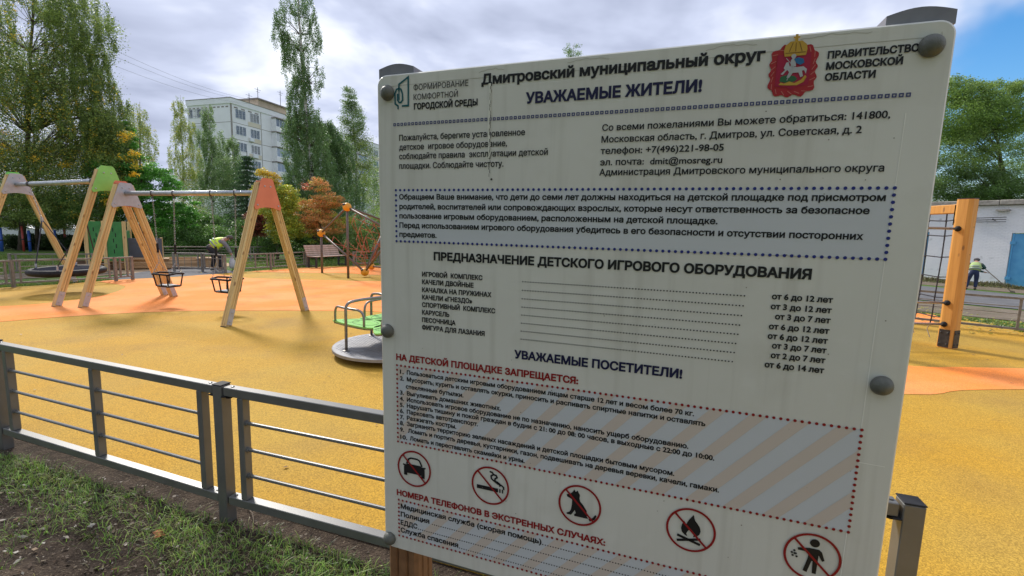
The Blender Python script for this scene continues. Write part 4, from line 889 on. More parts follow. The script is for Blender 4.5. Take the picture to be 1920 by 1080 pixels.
def cig(mb, x, y):
    s = CRr; c, sn = 1, 0
    polyf(mb, [(-.72, -.02), (-.72, -.22), (.42, -.22), (.42, -.02)], x, y-.05*s, s)
    for k in (.48, .62): polyf(mb, [(k, -.22), (k+.07, -.22), (k+.07, -.02), (k, -.02)], x, y-.05*s, s)
    for dx, h in ((0, 0), (.2, -.12)):
        stroke(mb, [(x+(a+dx)*s, y+(b+h)*s) for a, b in ((.51, .05), (.5, .18), (.38, .26), (.18, .30), (.06, .38), (.04, .52), (.16, .62), (.10, .72), (-.04, .74))], .085*s)
icon(1, cig)
def dog(mb, x, y):
    polyf(mb, [(-.62, .42), (-.60, .32), (-.45, .26), (-.36, .22), (-.36, -.05), (-.40, -.30), (-.46, -.42), (-.60, -.50), (-.58, -.56), (-.38, -.56), (-.28, -.40), (-.22, -.28), (-.16, -.42), (-.24, -.52), (-.22, -.58), (.34, -.58), (.52, -.56), (.64, -.46), (.74, -.30), (.80, -.36), (.72, -.56), (.50, -.68), (.36, -.48), (.34, -.20), (.16, .06), (.02, .20), (-.02, .34), (.0, .52), (-.06, .60), (-.12, .72), (-.20, .62), (-.28, .74), (-.34, .60), (-.44, .50)], x, y, CRr)
icon(2, dog)
def fire(mb, x, y):
    polyf(mb, [(.08, .72), (.0, .60), (-.10, .44), (-.16, .30), (-.18, .22), (-.28, .36), (-.36, .18), (-.38, .0), (-.34, -.16), (-.22, -.28), (-.10, -.32), (-.16, -.2), (-.1, -.06), (-.02, .04), (.06, -.06), (.14, -.18), (.12, -.30), (.24, -.26), (.36, -.14), (.40, .02), (.36, .20), (.26, .34), (.16, .46), (.12, .58)], x, y, CRr)
    for a, b in (((-.52, -.34), (.42, -.60)), ((-.52, -.60), (.42, -.34))): stroke(mb, [(x+a[0]*CRr, y+a[1]*CRr), (x+b[0]*CRr, y+b[1]*CRr)], .11*CRr)
icon(3, fire)
def man(mb, x, y):
    s = CRr; disc(mb, x+.05*s, y+.60*s, .17*s, n=20)
    polyf(mb, [(-.12, .36), (.22, .36), (.32, .28), (.44, -.06), (.36, -.12), (.22, .12), (.20, -.70), (.06, -.70), (.04, -.18), (.0, -.18), (-.12, -.70), (-.26, -.66), (-.14, -.1), (-.12, .18), (-.50, .18), (-.52, .28), (-.2, .34)], x, y, s)
    for a, b in ((-.62, .12), (-.70, .02), (-.56, .0), (-.66, -.10), (-.52, -.12), (-.60, -.0)): disc(mb, x+a*s, y+b*s, .045*s)
icon(4, man)
# emblem at the top left: an outlined house front and a rounded tree
mb = MB(); L_ = lambda *p: [S(*q) for q in p]
stroke(mb, L_((748.5, 171), (748.5, 158.5), (766, 144.5), (766, 198), (754, 199)), .0038)
stroke(mb, [S(748.5+6.2*math.sin(t)*(1), 0)[0:1]+(0,) for t in (0,)] if False else L_((747, 205), (747, 199), (741.5, 195), (741, 176), (744, 168), (748.5, 165.5), (752.5, 168), (755, 176), (755.5, 188), (752, 192.5), (749, 192.5), (746, 188), (746, 176)), .0036)
stroke(mb, L_((748.6, 171), (748.7, 188)), .0026); mb.build('emblem', TEAL, board)
# coat of arms, simplified
ex0, ey0 = S(1486, 133); es = .0375
def E2(a, b): return (ex0+a*es, ey0+b*es)
mb = MB(); O_ = []
for i in range(72):
    a = 2*math.pi*i/72; rx, ry = .88, 1.04; c_, s_ = math.cos(a), math.sin(a); k = 1/max(abs(c_)/rx, abs(s_)/ry); k = min(k, 1.28*rx); k *= 1+.055*math.sin(14*a); O_.append((k*c_, k*s_))
polyf(mb, O_, ex0, ey0, es, PZ); mb.build('ribbon_frame', CRIM, board)
mb = MB()
for i in range(22):
    a = 2*math.pi*i/22+.1; c_, s_ = math.cos(a), math.sin(a); k = min(1/max(abs(c_)/.76, abs(s_)/.9), 1.0); p = Vector(E2(k*c_*1.01, k*s_*1.01)); d = Vector((math.cos(a+.9), math.sin(a+.9)))*.0042; stroke(mb, [p-d, p+d], .0011, PZ+.0004)
mb.build('ribbon_fold', flat('pale_red', (.5, .16, .13)), board)
mb = MB(); polyf(mb, [(-.62, .66), (.62, .66), (.62, -.60), (.2, -.66), (0, -.78), (-.2, -.66), (-.62, -.60)], ex0, ey0, es, PZ+.0006); stroke(mb, [E2(*p) for p in ((-.62, .66), (.62, .66), (.62, -.60), (.2, -.66), (0, -.78), (-.2, -.66), (-.62, -.60))], .0009, PZ+.0007, True)
mb.build('shield', flat('shield_red', (.33, .012, .045)), board)
mb = MB(); polyf(mb, [(-.48, -.42), (-.44, -.22), (-.2, -.16), (.1, -.24), (.2, -.36), (.1, -.46), (-.2, -.50)], ex0, ey0, es, PZ+.0009); mb.build('green_ground', GREENC, board)
mb = MB(); polyf(mb, [(-.50, -.56), (-.42, -.46), (-.30, -.52), (-.1, -.44), (.1, -.52), (.34, -.40), (.48, -.22), (.54, -.3), (.44, -.50), (.2, -.62), (-.2, -.60)], ex0, ey0, es, PZ+.0012); mb.build('golden_serpent', GOLD, board)
mb = MB(); polyf(mb, [(-.36, .12), (-.28, .34), (-.20, .36), (-.14, .18), (.16, .12), (.38, .14), (.52, .02), (.50, -.18), (.42, -.02), (.34, -.04), (.40, -.26), (.30, -.30), (.22, -.10), (.0, -.10), (-.12, -.30), (-.22, -.28), (-.14, -.06), (-.22, .04), (-.38, -.16), (-.46, -.12), (-.30, .04)], ex0, ey0, es, PZ+.0015)
polyf(mb, [(-.10, .16), (-.12, .40), (-.06, .50), (.02, .52), (.06, .42), (.10, .16)], ex0, ey0, es, PZ+.0018); disc(mb, *E2(-.02, .58), .0036, PZ+.0018); stroke(mb, [E2(-.30, .52), E2(.0, .16), E2(-.20, -.40)], .0009, PZ+.0020)
mb.build('white_rider', GREY_, board)
mb = MB(); polyf(mb, [(.0, .46), (.16, .52), (.36, .44), (.40, .28), (.26, .20), (.10, .28)], ex0, ey0, es, PZ+.0021); mb.build('blue_cloak', flat('cloak_blue', (.02, .13, .30)), board)
kx, ky = S(1491.5, 92); mb = MB()
polyf(mb, [(-.40, -.30), (.40, -.30), (.44, -.06), (.40, .14), (.22, .30), (.06, .30), (.06, .42), (.12, .42), (.12, .48), (.05, .48), (.05, .58), (-.05, .58), (-.05, .48), (-.12, .48), (-.12, .42), (-.06, .42), (-.06, .30), (-.22, .30), (-.40, .14), (-.44, -.06)], kx, ky, es, PZ+.0016); mb.build('crown', GOLD, board)
mb = MB()
for q in (-.24, 0, .24): stroke(mb, [(kx+q*es, ky-.12*es), (kx+q*es*.5, ky+.24*es)], .0012, PZ+.0019)
stroke(mb, [(kx-.38*es, ky-.17*es), (kx+.38*es, ky-.17*es)], .0014, PZ+.0019); mb.build('crown_band', flat('dark_gold', (.22, .12, .02)), board)
# caps over the fixings
CAPM = mat('bolt_cap_plastic', (.095, .098, .085), .5, col2=(.13, .132, .115), scale=60, bump=.15, bscale=400)
for px, py in ((728, 175), (1745, 87), (728, 620), (1652, 722), (732, 1008)):
    u, v = S(px, py); MB().lathe([(.0155, .0002), (.0165, .003), (.0155, .007), (.0125, .0115), (.007, .0148), (.001, .016)], 28, Matrix.Translation((u, v, 0))).build('bolt_cap', CAPM, board, smooth=True)
MB().lathe([(.0155, .0002), (.0165, .003), (.0155, .007), (.0125, .0115), (.007, .0148), (.001, .016)], 28, Matrix.Translation((.968, -1.087, 0))).build('bolt_cap', CAPM, board, smooth=True)
# lifted film edges, scratch and grime
FILM = mat('clear_film_edge', (.50, .50, .46), .3, col2=(.36, .35, .31), scale=18)
mb = MB(); pts = [(.055, -.021)]
mb2 = MB(); rr = random.Random(4); x = .03; P = []
while x < .985: P.append((x, -.024+.0016*math.sin(x*9)+rr.uniform(-.0004, .0004))); x += .02
stroke(mb2, P, .0009, .0004); stroke(mb2, [(.9826, -.0165), (.9845, -.03)], .0008, .0004)
for x0, x1, y0 in ((.24, .30, -.012), (.42, .50, -.010), (.66, .74, -.011), (.80, .90, -.009)):
    P = []; x = x0
    while x < x1: P.append((x, y0+.004*math.sin((x-x0)/(x1-x0)*math.pi)+rr.uniform(-.0012, .0012))); x += .006
    stroke(mb2, P, .0008, .0004)
mb2.build('film_edge', flat('grime', (.42, .40, .35)), board)
mb = MB(); stroke(mb, [(.2645+.001*math.sin(y*60), -.035-y) for y in [i*.006 for i in range(25)]], .0052, .0017)
mb.build('scratch', flat('scraped', (.70, .69, .62)), board)
mb = MB()
for i in range(26):
    y = -.04-i*.0068; x = .2662+.0014*math.sin(i*1.9); stroke(mb, [(x, y), (x+.0008*math.sin(i), y-.0035), (x, y-.0062)], .0007+.0009*rr.random(), .0022)
disc(mb, .2712, -.2215, .0024, .0022); mb.build('scratch_line', flat('scratch_dark', (.06, .055, .05)), board)
mb = MB()
for i in range(60): disc(mb, rr.uniform(.03, .97), -rr.uniform(.05, 1.05), rr.uniform(.0005, .0013), .0023, 6)
mb.build('speck', flat('speck', (.22, .20, .17)), board)
mb = MB(); stroke(mb, [(.952, -.13), (.949, -.5), (.946, -1.05)], .0012, .0004); stroke(mb, [(.948, -.6995), (.988, -.7005)], .0012, .0004); mb.build('film_edge', flat('film_light', (.82, .81, .76)), board)
# posts with domed caps
for x0, x1 in ((0., .0835), (.9165, 1.0)):
    xc = (x0+x1)/2; m2 = Matrix.Translation((xc, 0, -.052))@Matrix.Rotation(R(90), 4, 'X')
    MB().prism(grooved(.0835, .0835, .0045, 2), -.002, 2.08, m2).build('post', POSTW, board)
    mb = MB(); n = 10; V = []
    for zf_ in (-.0095, -.1): 
        V += [(x0-.0015, -.0035, zf_), (x1+.0015, -.0035, zf_)]+[(x1+.0015-(x1-x0+.003)*i/n, .0165+.0085*math.sin(math.pi*i/n), zf_) for i in range(n+1)]
    k = n+3; mb.add(V, [tuple(range(k)), tuple(range(k, 2*k))[::-1]]+[(i, k+i, k+(i+1) % k, (i+1) % k) for i in range(k)])
    mb.build('post_cap', CAPG, board, angle=40)
# ================================================================== garage on the right
def whitewash():
    m = layered('whitewashed_brick', [(.90, .90, .90), ((.80, .82, .84), .9, .42, .66, .8, 4), ((.45, .46, .45), 3.5, .60, .76, .6, 5), ((.36, .30, .24), 1.1, .66, .80, .55, 4)], .85, None)
    t = m.node_tree; b = t.nodes['Principled BSDF']; c = N(t, 'ShaderNodeTexCoord'); sp_ = N(t, 'ShaderNodeSeparateXYZ'); t.links.new(c.outputs['Object'], sp_.inputs[0]); cb = N(t, 'ShaderNodeCombineXYZ'); t.links.new(sp_.outputs[0], cb.inputs[0]); t.links.new(sp_.outputs[2], cb.inputs[1])
    br = N(t, 'ShaderNodeTexBrick'); br.inputs['Scale'].default_value = 1; br.inputs['Brick Width'].default_value = .26; br.inputs['Row Height'].default_value = .085; br.inputs['Mortar Size'].default_value = .012
    t.links.new(cb.outputs[0], br.inputs['Vector']); bp = N(t, 'ShaderNodeBump'); bp.inputs['Strength'].default_value = .9; bp.inputs['Distance'].default_value = .02; bp.invert = True; t.links.new(br.outputs['Fac'], bp.inputs['Height']); t.links.new(bp.outputs[0], b.inputs['Normal']); return m
WHB = whitewash()
CONC = mat('concrete_slab', (.22, .20, .17), .9, col2=(.38, .35, .30), scale=5, bump=.6, bscale=14, mixpos=(.3, .6))
BLUED = mat('blue_door_paint', (.07, .30, .55), .5, col2=(.10, .36, .60), scale=3)
s_ = 1.31
g1_, g2_ = GT(1905, 538), GT(1730, 524)
gx = g1_-g2_; gz = (g1_[2]+g2_[2])/2-.1; gx[2] = 0; gx /= np.linalg.norm(gx)
gar = empty('garage', 'long low garage of whitewashed brick with blue metal doors and a concrete slab roof', 'garage', (g2_[0], g2_[1], gz))
GM = frame((0, 0, 0), gx)
gn = np.array([gx[1], -gx[0], 0]); gn = gn if gn@(g2_*[1, 1, 0]) < 0 else -gn      # towards the playground
flip = 1 if (np.cross([0, 0, 1], gx)@gn) < 0 else -1     # local -y faces the playground when flip is 1
def gu(px, py, h=0):   # distance along the wall of the point seen at this pixel
    r = ray(px, py); n_ = np.array([-gx[1], gx[0]]); t = ((g2_[:2])@n_)/(r[:2]@n_); p = EYE+r*t; return (p[:2]-g2_[:2])@gx[:2], p[2]-gz
uL, uR = -9., 24.
top_h = gu(1905, 384)[1]; d0, dz0 = gu(1898, 437)[0], gu(1912, 437)[1]
def GP2_(nm, mbx, mt, par=None):
    o = mbx.build(nm, mt, par or gar)
    if par is None: o.matrix_local = GM
    return o
doors = [(d0, d0+3.0), (d0+5.2, d0+8.2), (gu(1741, 450)[0]-2.6, gu(1741, 450)[0])]
us = sorted(doors); cur = uL; walls = []
for a, b in us: walls.append((cur, a)); cur = b
walls.append((cur, uR)); y0, y1 = (0, .25) if flip == 1 else (-.25, 0); fr_ = -1 if flip == 1 else 1
for a, b in walls: GP2_('wall', MB().box((a, y0, -.3), (b, y1, top_h-.02)), WHB)
for a, b in us:
    GP2_('lintel', MB().box((a, y0, dz0), (b, y1, top_h-.025)), WHB)
    for x0, x1 in ((a+.03, (a+b)/2-.01), ((a+b)/2+.01, b-.03)):
        yy = fr_*-.06; o = GP2_('door', MB().box((x0, yy-.02, .12), (x1, yy+.02, dz0-.03)), BLUED); fr = MB()
        for q in ((x0, x0+.07), (x1-.07, x1)): fr.box((q[0], yy+fr_*.021, .12), (q[1], yy+fr_*.05, dz0-.03)) if fr_ > 0 else fr.box((q[0], yy-.05, .12), (q[1], yy-.021, dz0-.03))
        fr.build('door_edge', BLUED, o)
        hg = MB()
        for z in (.45, dz0-.6): hg.box((x0-.05, yy+(fr_*.05 if fr_ > 0 else -.08), z), (x0+.16, yy+(.08 if fr_ > 0 else -.05), z+.16))
        hg.build('hinge', BLUED, o)
GP2_('plinth', MB().box((uL, min(fr_*.001, fr_*.03), -.35), (d0-.02, max(fr_*.001, fr_*.03), .22)), mat('dark_plinth', (.10, .095, .09), .9, col2=(.18, .17, .16), scale=3))
GP2_('side_wall', MB().box((uL, y1 if fr_ < 0 else y0-6, -.3), (uL+.25, (y1+6) if fr_ < 0 else y0, top_h-.03)), WHB); GP2_('side_wall', MB().box((uR-.25, y1 if fr_ < 0 else y0-6, -.3), (uR, (y1+6) if fr_ < 0 else y0, top_h-.03)), WHB)
x = uL-.2; rr = random.Random(2)
while x < uR: 
    w = 1.48; dz = rr.uniform(-.015, .015); GP2_('roof_slab', MB().box((x, (y0-.28) if fr_ < 0 else (y0-6.2), top_h+dz), (x+w, (y1+6.2) if fr_ < 0 else (y1+.28), top_h+.26+dz), bev=.03), CONC); x += 1.5
o = GP2_('lamp_bracket', MB().box((gu(1869, 402)[0], fr_*.0 if fr_ > 0 else -.35, top_h-.32), (gu(1869, 402)[0]+.5, .35 if fr_ > 0 else 0, top_h-.24)), CONC)
mb = MB(); q0 = gu(1832, 413)
for k in range(3): mb.tube([(q0[0]-.4, fr_*.1, q0[1]+.1*k-.1), (q0[0]+1.2, fr_*.45, q0[1]+.12*k-.1)], .02, 5)
mb.tube([(q0[0]+.7, 0, q0[1]), (q0[0]+.7, fr_*.45, q0[1]+.05)], .03, 5); GP2_('wire_bracket', mb, DARKM)
# heap of raked grass along the wall
c0 = GT(1840, 546); g_ = np.random.default_rng(9); n = 9000; t_ = g_.uniform(-2.5, 9, n); w_ = g_.normal(0, .28, n); hh = np.clip(.28-np.abs(w_)*.55, 0, 1)*(.6+.4*np.sin(t_*2.3))
gwall = g2_+gx*gu(1840, 540)[0]+gn*1.1
XX = gwall[0]+gx[0]*t_+gn[0]*w_; YY = gwall[1]+gx[1]*t_+gn[1]*w_
blades('raked_grass', XX, YY, np.array([hterr(a, b) for a, b in zip(XX, YY)])+hh*g_.uniform(.2, 1, n)-.02, g_.uniform(.05, .16, n), g_.uniform(.008, .016, n), g_.uniform(.6, 1.6, n), np.array([(.14, .15, .05), (.22, .20, .08), (.10, .12, .04), (.26, .22, .12)]), seed=12)
# ================================================================== apartment block
BW = mat('panel_facade', (.80, .80, .82), .85, col2=(.72, .72, .73), scale=.5, mixpos=(.3, .7))
BW2 = mat('sandy_panel', (.62, .56, .44), .85, col2=(.68, .62, .51), scale=.6)
JOINT = mat('joint_seal', (.20, .17, .15), .9, col2=(.28, .25, .22), scale=1)
GLS = mat('window_glass', (.20, .27, .38), .12, col2=(.34, .42, .54), scale=.35, spec=.8)  # pale blue base colour stands in for the reflected sky
GLS2 = mat('curtained_glass', (.40, .42, .46), .2, col2=(.55, .56, .58), scale=1.5, spec=.8, stretch=(3, 3, .3)); GLS3 = mat('dark_glass', (.08, .11, .16), .1, col2=(.18, .24, .32), scale=.8, spec=.8)
WFR = mat('white_frame', (.72, .74, .78), .5)
ROOFM = mat('roof_housing', (.42, .34, .24), .9, col2=(.48, .40, .29), scale=1)
cY = 82.; K0 = at(432, 183, cY); Hb = K0[2]
def roofpt(px, py): return G(px, py, Hb)
K1, K2 = roofpt(683, 263.5), roofpt(350, 190.5)
f1 = (K1-K0); f1[2] = 0; Lf = np.linalg.norm(f1); f1 /= Lf; f2 = K2-K0; f2[2] = 0; L2_ = np.linalg.norm(f2); f2 /= L2_
f2 = np.array([-f1[1], f1[0], 0])*(1 if np.array([-f1[1], f1[0], 0])@f2 > 0 else -1)
r_ = ray(350, 190.5); A_ = np.array([[r_[0], -f2[0]], [r_[1], -f2[1]]]); sol = np.linalg.solve(A_, K0[:2]); L2_ = sol[1]
print('block', K0.round(1), 'len', round(Lf, 1), 'end', round(L2_, 1), 'H', round(Hb, 1), 'dirs', f1.round(2), f2.round(2))
FHT = 2.78; nf = 9
bld = empty('apartment_block', 'tall pale panel apartment block rising behind the birches', 'apartment building', (K0[0], K0[1], 0))
M1 = frame((0, 0, 0), f1); y_in = 1 if (np.array([-f1[1], f1[0], 0])@f2) > 0 else -1   # local y towards the inside
M2 = frame((0, 0, 0), f2); M2i = 1 if (np.array([-f2[1], f2[0], 0])@f1) > 0 else -1
def along(px, py=230):
    r = ray(px, py); n_ = np.array([-f1[1], f1[0]]); t = (K0[:2]@n_)/(r[:2]@n_); return ((EYE+r*t)[:2]-K0[:2])@f1[:2]
def along2(px, py=230):
    r = ray(px, py); n_ = np.array([-f2[1], f2[0]]); t = (K0[:2]@n_)/(r[:2]@n_); return ((EYE+r*t)[:2]-K0[:2])@f2[:2]
ztop = Hb-.9-.35
win_cache = {}
def window(par, Mx, u0, u1, z0, z1, y, sgn, nm, panes=3, glaz=GLS):
    vr = random.randrange(4); glaz = (GLS, GLS2, GLS3, GLS)[vr]; key = (round(u1-u0, 2), round(z1-z0, 2), panes, sgn, vr)
    if key not in win_cache:
        w, h = u1-u0, z1-z0; fm_ = MB(); a = -sgn
        def bx(x0, z0_, x1, z1_, d0_, d1_): lo, hi = sorted((a*d0_, a*d1_)); return ((x0, lo, z0_), (x1, hi, z1_))
        fm_.box(*bx(-.05, -.05, w+.05, 0, -.1, .05)); fm_.box(*bx(-.05, h, w+.05, h+.05, -.1, .05)); fm_.box(*bx(-.05, 0, 0, h, -.1, .05)); fm_.box(*bx(w, 0, w+.05, h, -.1, .05))
        for i in range(1, panes): fm_.box(*bx(w*i/panes-.035, 0, w*i/panes+.035, h, -.05, .045))
        fr = fm_.build(nm, WFR, par); gl = MB()
        for i in range(panes): gl.box(*bx(w*i/panes+.036 if i else .002, .002, w*(i+1)/panes-.036 if i < panes-1 else w-.002, h-.002, -.03, .0))
        pn = gl.build('pane', glaz, fr); win_cache[key] = (fr, pn); o = fr
    else:
        fr, pn = win_cache[key]; o = link_copy(fr, par); link_copy(pn, o)
    o.matrix_local = Mx@Matrix.Translation((u0, y, z0)); return o
def bbox_part(nm, Mx, u0, u1, ya, yb, z0, z1, mt, sgn):
    lo, hi = sorted((ya*sgn, yb*sgn)); o = MB().box((u0, lo, z0), (u1, hi, z1)).build(nm, mt, bld); o.matrix_local = Mx; return o
# core walls
bbox_part('wall', M1, 0, Lf+12, .0, .0+max(L2_, 10), -1, Hb-.9, BW, y_in)
# roof edge courses
bbox_part('parapet', M1, -.15, Lf+12, -.15, .3, Hb-.9, Hb, BW, y_in); bbox_part('parapet', M2, .31, L2_+.1, -.15, .3, Hb-.9, Hb-.01, BW, M2i)
bbox_part('coping', M1, -.2, Lf+12, -.2, .35, Hb+.001, Hb+.10, JOINT, y_in); bbox_part('coping', M2, .36, L2_+.1, -.2, .35, Hb, Hb+.09, JOINT, M2i)
mb = MB(); u = .6
while u < L2_-.3: mb.box((u, min(-.03*M2i, -.001*M2i), Hb-1.5), (u+.55, max(-.03*M2i, -.001*M2i), Hb-1.3)); u += .95
o = mb.build('vent_row', JOINT, bld); o.matrix_local = M2; mb = MB(); u = .6
while u < along(490)-.3: mb.box((u, min(-.03*y_in, -.001*y_in), Hb-1.5), (u+.75, max(-.03*y_in, -.001*y_in), Hb-1.3)); u += 1.45
o = mb.build('vent_row', JOINT, bld); o.matrix_local = M1
uA, uB, uC, uD = along(490, 245), along(507, 245), along(509, 245), along(536, 250)
sec = uD-0.; print('section', uA, uB, uC, uD)
floors = [(k*FHT+Hb-1.15-nf*FHT, k) for k in range(nf)]
base0 = 0.
while base0 < Lf+6:
    for zf, k in floors:
        w1a, w1b = base0+along(441.5, 215), base0+along(459.5, 215); w2a, w2b = base0+along(469, 220), base0+along(485, 220)
        window(bld, M1, w1a, w1a+2.0, zf+.85, zf+2.3, 0, y_in, 'window', 3); window(bld, M1, w2a, w2a+1.9, zf+.85, zf+2.3, 0, y_in, 'window', 3)
        bbox_part('sandy_panel', M1, w2a-.5, base0+uA-.15, -.02, -.001, zf+.02, zf+.75, BW2, y_in)
        bbox_part('joint', M1, base0+.1, base0+uA-.1, -.012, -.0005, zf-.07, zf+.0, JOINT, y_in)
        # projecting loggia stack
        bbox_part('loggia', M1, base0+uC, base0+uD, -1.15, -.001, zf+.12, zf+1.05, BW, y_in); bbox_part('loggia_slab', M1, base0+uC-.1, base0+uD+.1, -1.25, -.0005, zf-.06, zf+.119, JOINT, y_in)
        window(bld, M1, base0+uC+.15, base0+uD-.15, zf+1.1, zf+2.55, -1.0*y_in, y_in, 'window', 4)
        bbox_part('loggia_side', M1, base0+uC, base0+uC+.1, -1.1, -.001, zf+1.06, zf+2.7, BW, y_in)
        bbox_part('recess_joint', M1, base0+uA+.1, base0+uC-.12, -.012, -.0005, zf-.05, zf+.03, JOINT, y_in)
    bbox_part('vertical_joint', M1, base0+uA-.06, base0+uA+.04, -.02, -.001, 0, Hb-.95, JOINT, y_in)
    bbox_part('canopy', M1, base0+uC-.1, base0+uD+.1, -1.3, -.16, Hb-1.45, Hb-1.25, JOINT, y_in)
    base0 += uD+.4
for zf, k in floors:
    e0, e1 = along2(393, 215), along2(354, 215); window(bld, M2, e0, e1, zf+.95, zf+2.4, 0, M2i, 'window', 5)
    bbox_part('joint', M2, .1, L2_-.1, -.012, -.0005, zf-.07, zf+.0, JOINT, M2i)
for Mx, sg_ in ((M1, y_in), (M2, M2i)): bbox_part('corner_joint', Mx, .02, .16, -.022, -.001, 0, Hb-.95, JOINT, sg_)
# roof housing, aerials
h0, h1 = along(500, 200), along(552, 200)
bbox_part('roof_housing', M1, h0, h1, 2.0, 8, Hb-.5, Hb+1.9, ROOFM, y_in); bbox_part('housing_slab', M1, h0-.4, h1+.4, 1.6, 8.4, Hb+1.901, Hb+2.1, JOINT, y_in)
for u, h in ((h0-1.5, 2.6), (h0+.5, 4.2), (h0+6, 5.2)):
    mb = MB(); mb.tube([(u, y_in*2.5, Hb-.5), (u, y_in*2.5, Hb+h)], .05, 5); mb.tube([(u-.7, y_in*2.5, Hb+h-.4), (u+.7, y_in*2.5, Hb+h-.4)], .03, 4); mb.tube([(u-.4, y_in*2.5, Hb+h-.8), (u+.4, y_in*2.5, Hb+h-.8)], .03, 4); o = mb.build('aerial', DARKM, bld); o.matrix_local = M1
for q_, k_ in ((along(455, 250), 7), (along(480, 250), 4), (along(455, 250), 5), (uD+along(470, 250), 6)): bbox_part('air_conditioner', M1, q_+1.3, q_+2.1, -.4, -.05, floors[k_][0]+.1, floors[k_][0]+.7, WFR, y_in)
o = bbox_part('air_conditioner', M1, along(478, 280)-.6, along(478, 280)+.4, -.4, -.05, floors[6][0]+.1, floors[6][0]+.75, WFR, y_in)
# overhead wires
for i, (a, b) in enumerate((((150, 62), (475, 187)), ((150, 76), (475, 190)), ((140, 92), (470, 195)))):
    A3_, B3_ = Vector(at(a[0], a[1], 45)), Vector(at(b[0], b[1], 84)); pts = []
    for k in range(13): t = k/12; p = A3_.lerp(B3_, t); p.z -= 4*t*(1-t)*.9; pts.append(p)
    o = MB().tube(pts, .014, 4).build('overhead_wire', mat('wire', (.22, .22, .23), .6)); tag(o, 'thin overhead wire crossing the sky to the apartment block, ' + ('uppermost of three', 'middle of three', 'lowest of three')[i], 'wire', 'overhead wires')
# ================================================================== vegetation
BARK_B = mat('birch_bark', (.62, .60, .56), .8, col2=(.10, .09, .08), scale=5, mixpos=(.50, .62), stretch=(1, 1, 3.5))
BARK_D = mat('dark_bark', (.075, .055, .04), .9, col2=(.13, .10, .075), scale=7)
PAL = {
 'birch': [((.115, .16, .04), 5), ((.165, .215, .05), 4), ((.065, .10, .028), 4), ((.20, .24, .06), 1)],
 'birch_gold': [((.10, .145, .035), 5), ((.155, .20, .05), 4), ((.06, .09, .025), 4), ((.50, .34, .03), .75), ((.30, .27, .04), .7)],
 'gold': [((.55, .33, .02), 4), ((.40, .32, .03), 2), ((.10, .14, .03), 2)],
 'maple': [((.07, .20, .03), 5), ((.11, .27, .04), 3), ((.045, .125, .02), 3)],
 'greyb': [((.13, .19, .075), 4), ((.09, .145, .05), 4), ((.19, .25, .10), 2)],
 'yellowb': [((.20, .24, .07), 4), ((.14, .19, .05), 3), ((.34, .31, .08), 2)],
 'spruce': [((.03, .065, .025), 4), ((.045, .09, .035), 3)],
 'ymaple': [((.26, .27, .035), 4), ((.19, .23, .035), 3), ((.30, .26, .03), 2), ((.12, .19, .03), 2)],
 'yorange': [((.38, .26, .03), 3), ((.30, .25, .04), 2)],
 'weep': [((.085, .145, .05), 5), ((.06, .11, .035), 4), ((.125, .19, .07), 3)],
 'omaple': [((.40, .19, .07), 4), ((.36, .22, .08), 3), ((.28, .24, .05), 2), ((.50, .24, .09), 2), ((.16, .20, .04), 1.5)],
 'red': [((.32, .09, .06), 3), ((.30, .14, .07), 2)],
 'shrub': [((.045, .095, .02), 4), ((.07, .14, .03), 4), ((.11, .20, .04), 2), ((.035, .06, .016), 2)],
 'hedge': [((.022, .042, .012), 4), ((.034, .06, .016), 3), ((.015, .026, .01), 3)],
 'redshrub': [((.16, .045, .035), 3), ((.22, .06, .04), 1), ((.08, .05, .025), 2)],
 'bright': [((.17, .25, .05), 3), ((.12, .19, .04), 3), ((.08, .13, .03), 3)],
 'willow': [((.13, .19, .05), 4), ((.18, .25, .06), 3), ((.09, .14, .035), 3)],
 'willowd': [((.065, .115, .03), 4), ((.095, .15, .04), 3), ((.045, .08, .02), 2)]}
def leaves(parts, size, seed):
    """parts: list of (centres (k,3), spread (3,), n per centre, palette). returns vertices and colours of leaf quads"""
    g = np.random.default_rng(seed); VV, CC = [], []
    for cen, spr, n, pal, droop in parts:
        k = len(cen); C = np.repeat(cen, n, 0); m_ = len(C)
        C = C+np.clip(g.normal(0, 1, (m_, 3)), -2.0, 2.0)*np.array(spr)
        a = g.normal(0, 1, (m_, 3)); a[:, 2] *= .6; a /= np.linalg.norm(a, axis=1)[:, None]
        if droop: a[:, 2] -= .9; a /= np.linalg.norm(a, axis=1)[:, None]
        b = np.cross(a, g.normal(0, 1, (m_, 3))); b /= np.linalg.norm(b, axis=1)[:, None]+1e-9
        s = (size*g.uniform(.6, 1.35, m_))[:, None]; V = np.stack([C-a*s, C+b*s*.5, C+a*s, C-b*s*.5], 1)
        P = PAL[pal]; w = np.array([p[1] for p in P], float); w /= w.sum(); base = np.array([p[0] for p in P])
        ci = np.repeat(g.choice(len(P), k, p=w), n); base = base*1.9; ri = g.choice(len(P), m_, p=w); use = g.uniform(0, 1, m_) < .55; col = base[np.where(use, ci, ri)]*g.uniform(.75, 1.25, (m_, 1))*np.repeat(g.uniform(.8, 1.2, (k, 1)), n, 0)
        VV.append(V.reshape(-1, 3)); CC.append(np.repeat(col, 4, 0))
    return np.concatenate(VV), np.concatenate(CC)
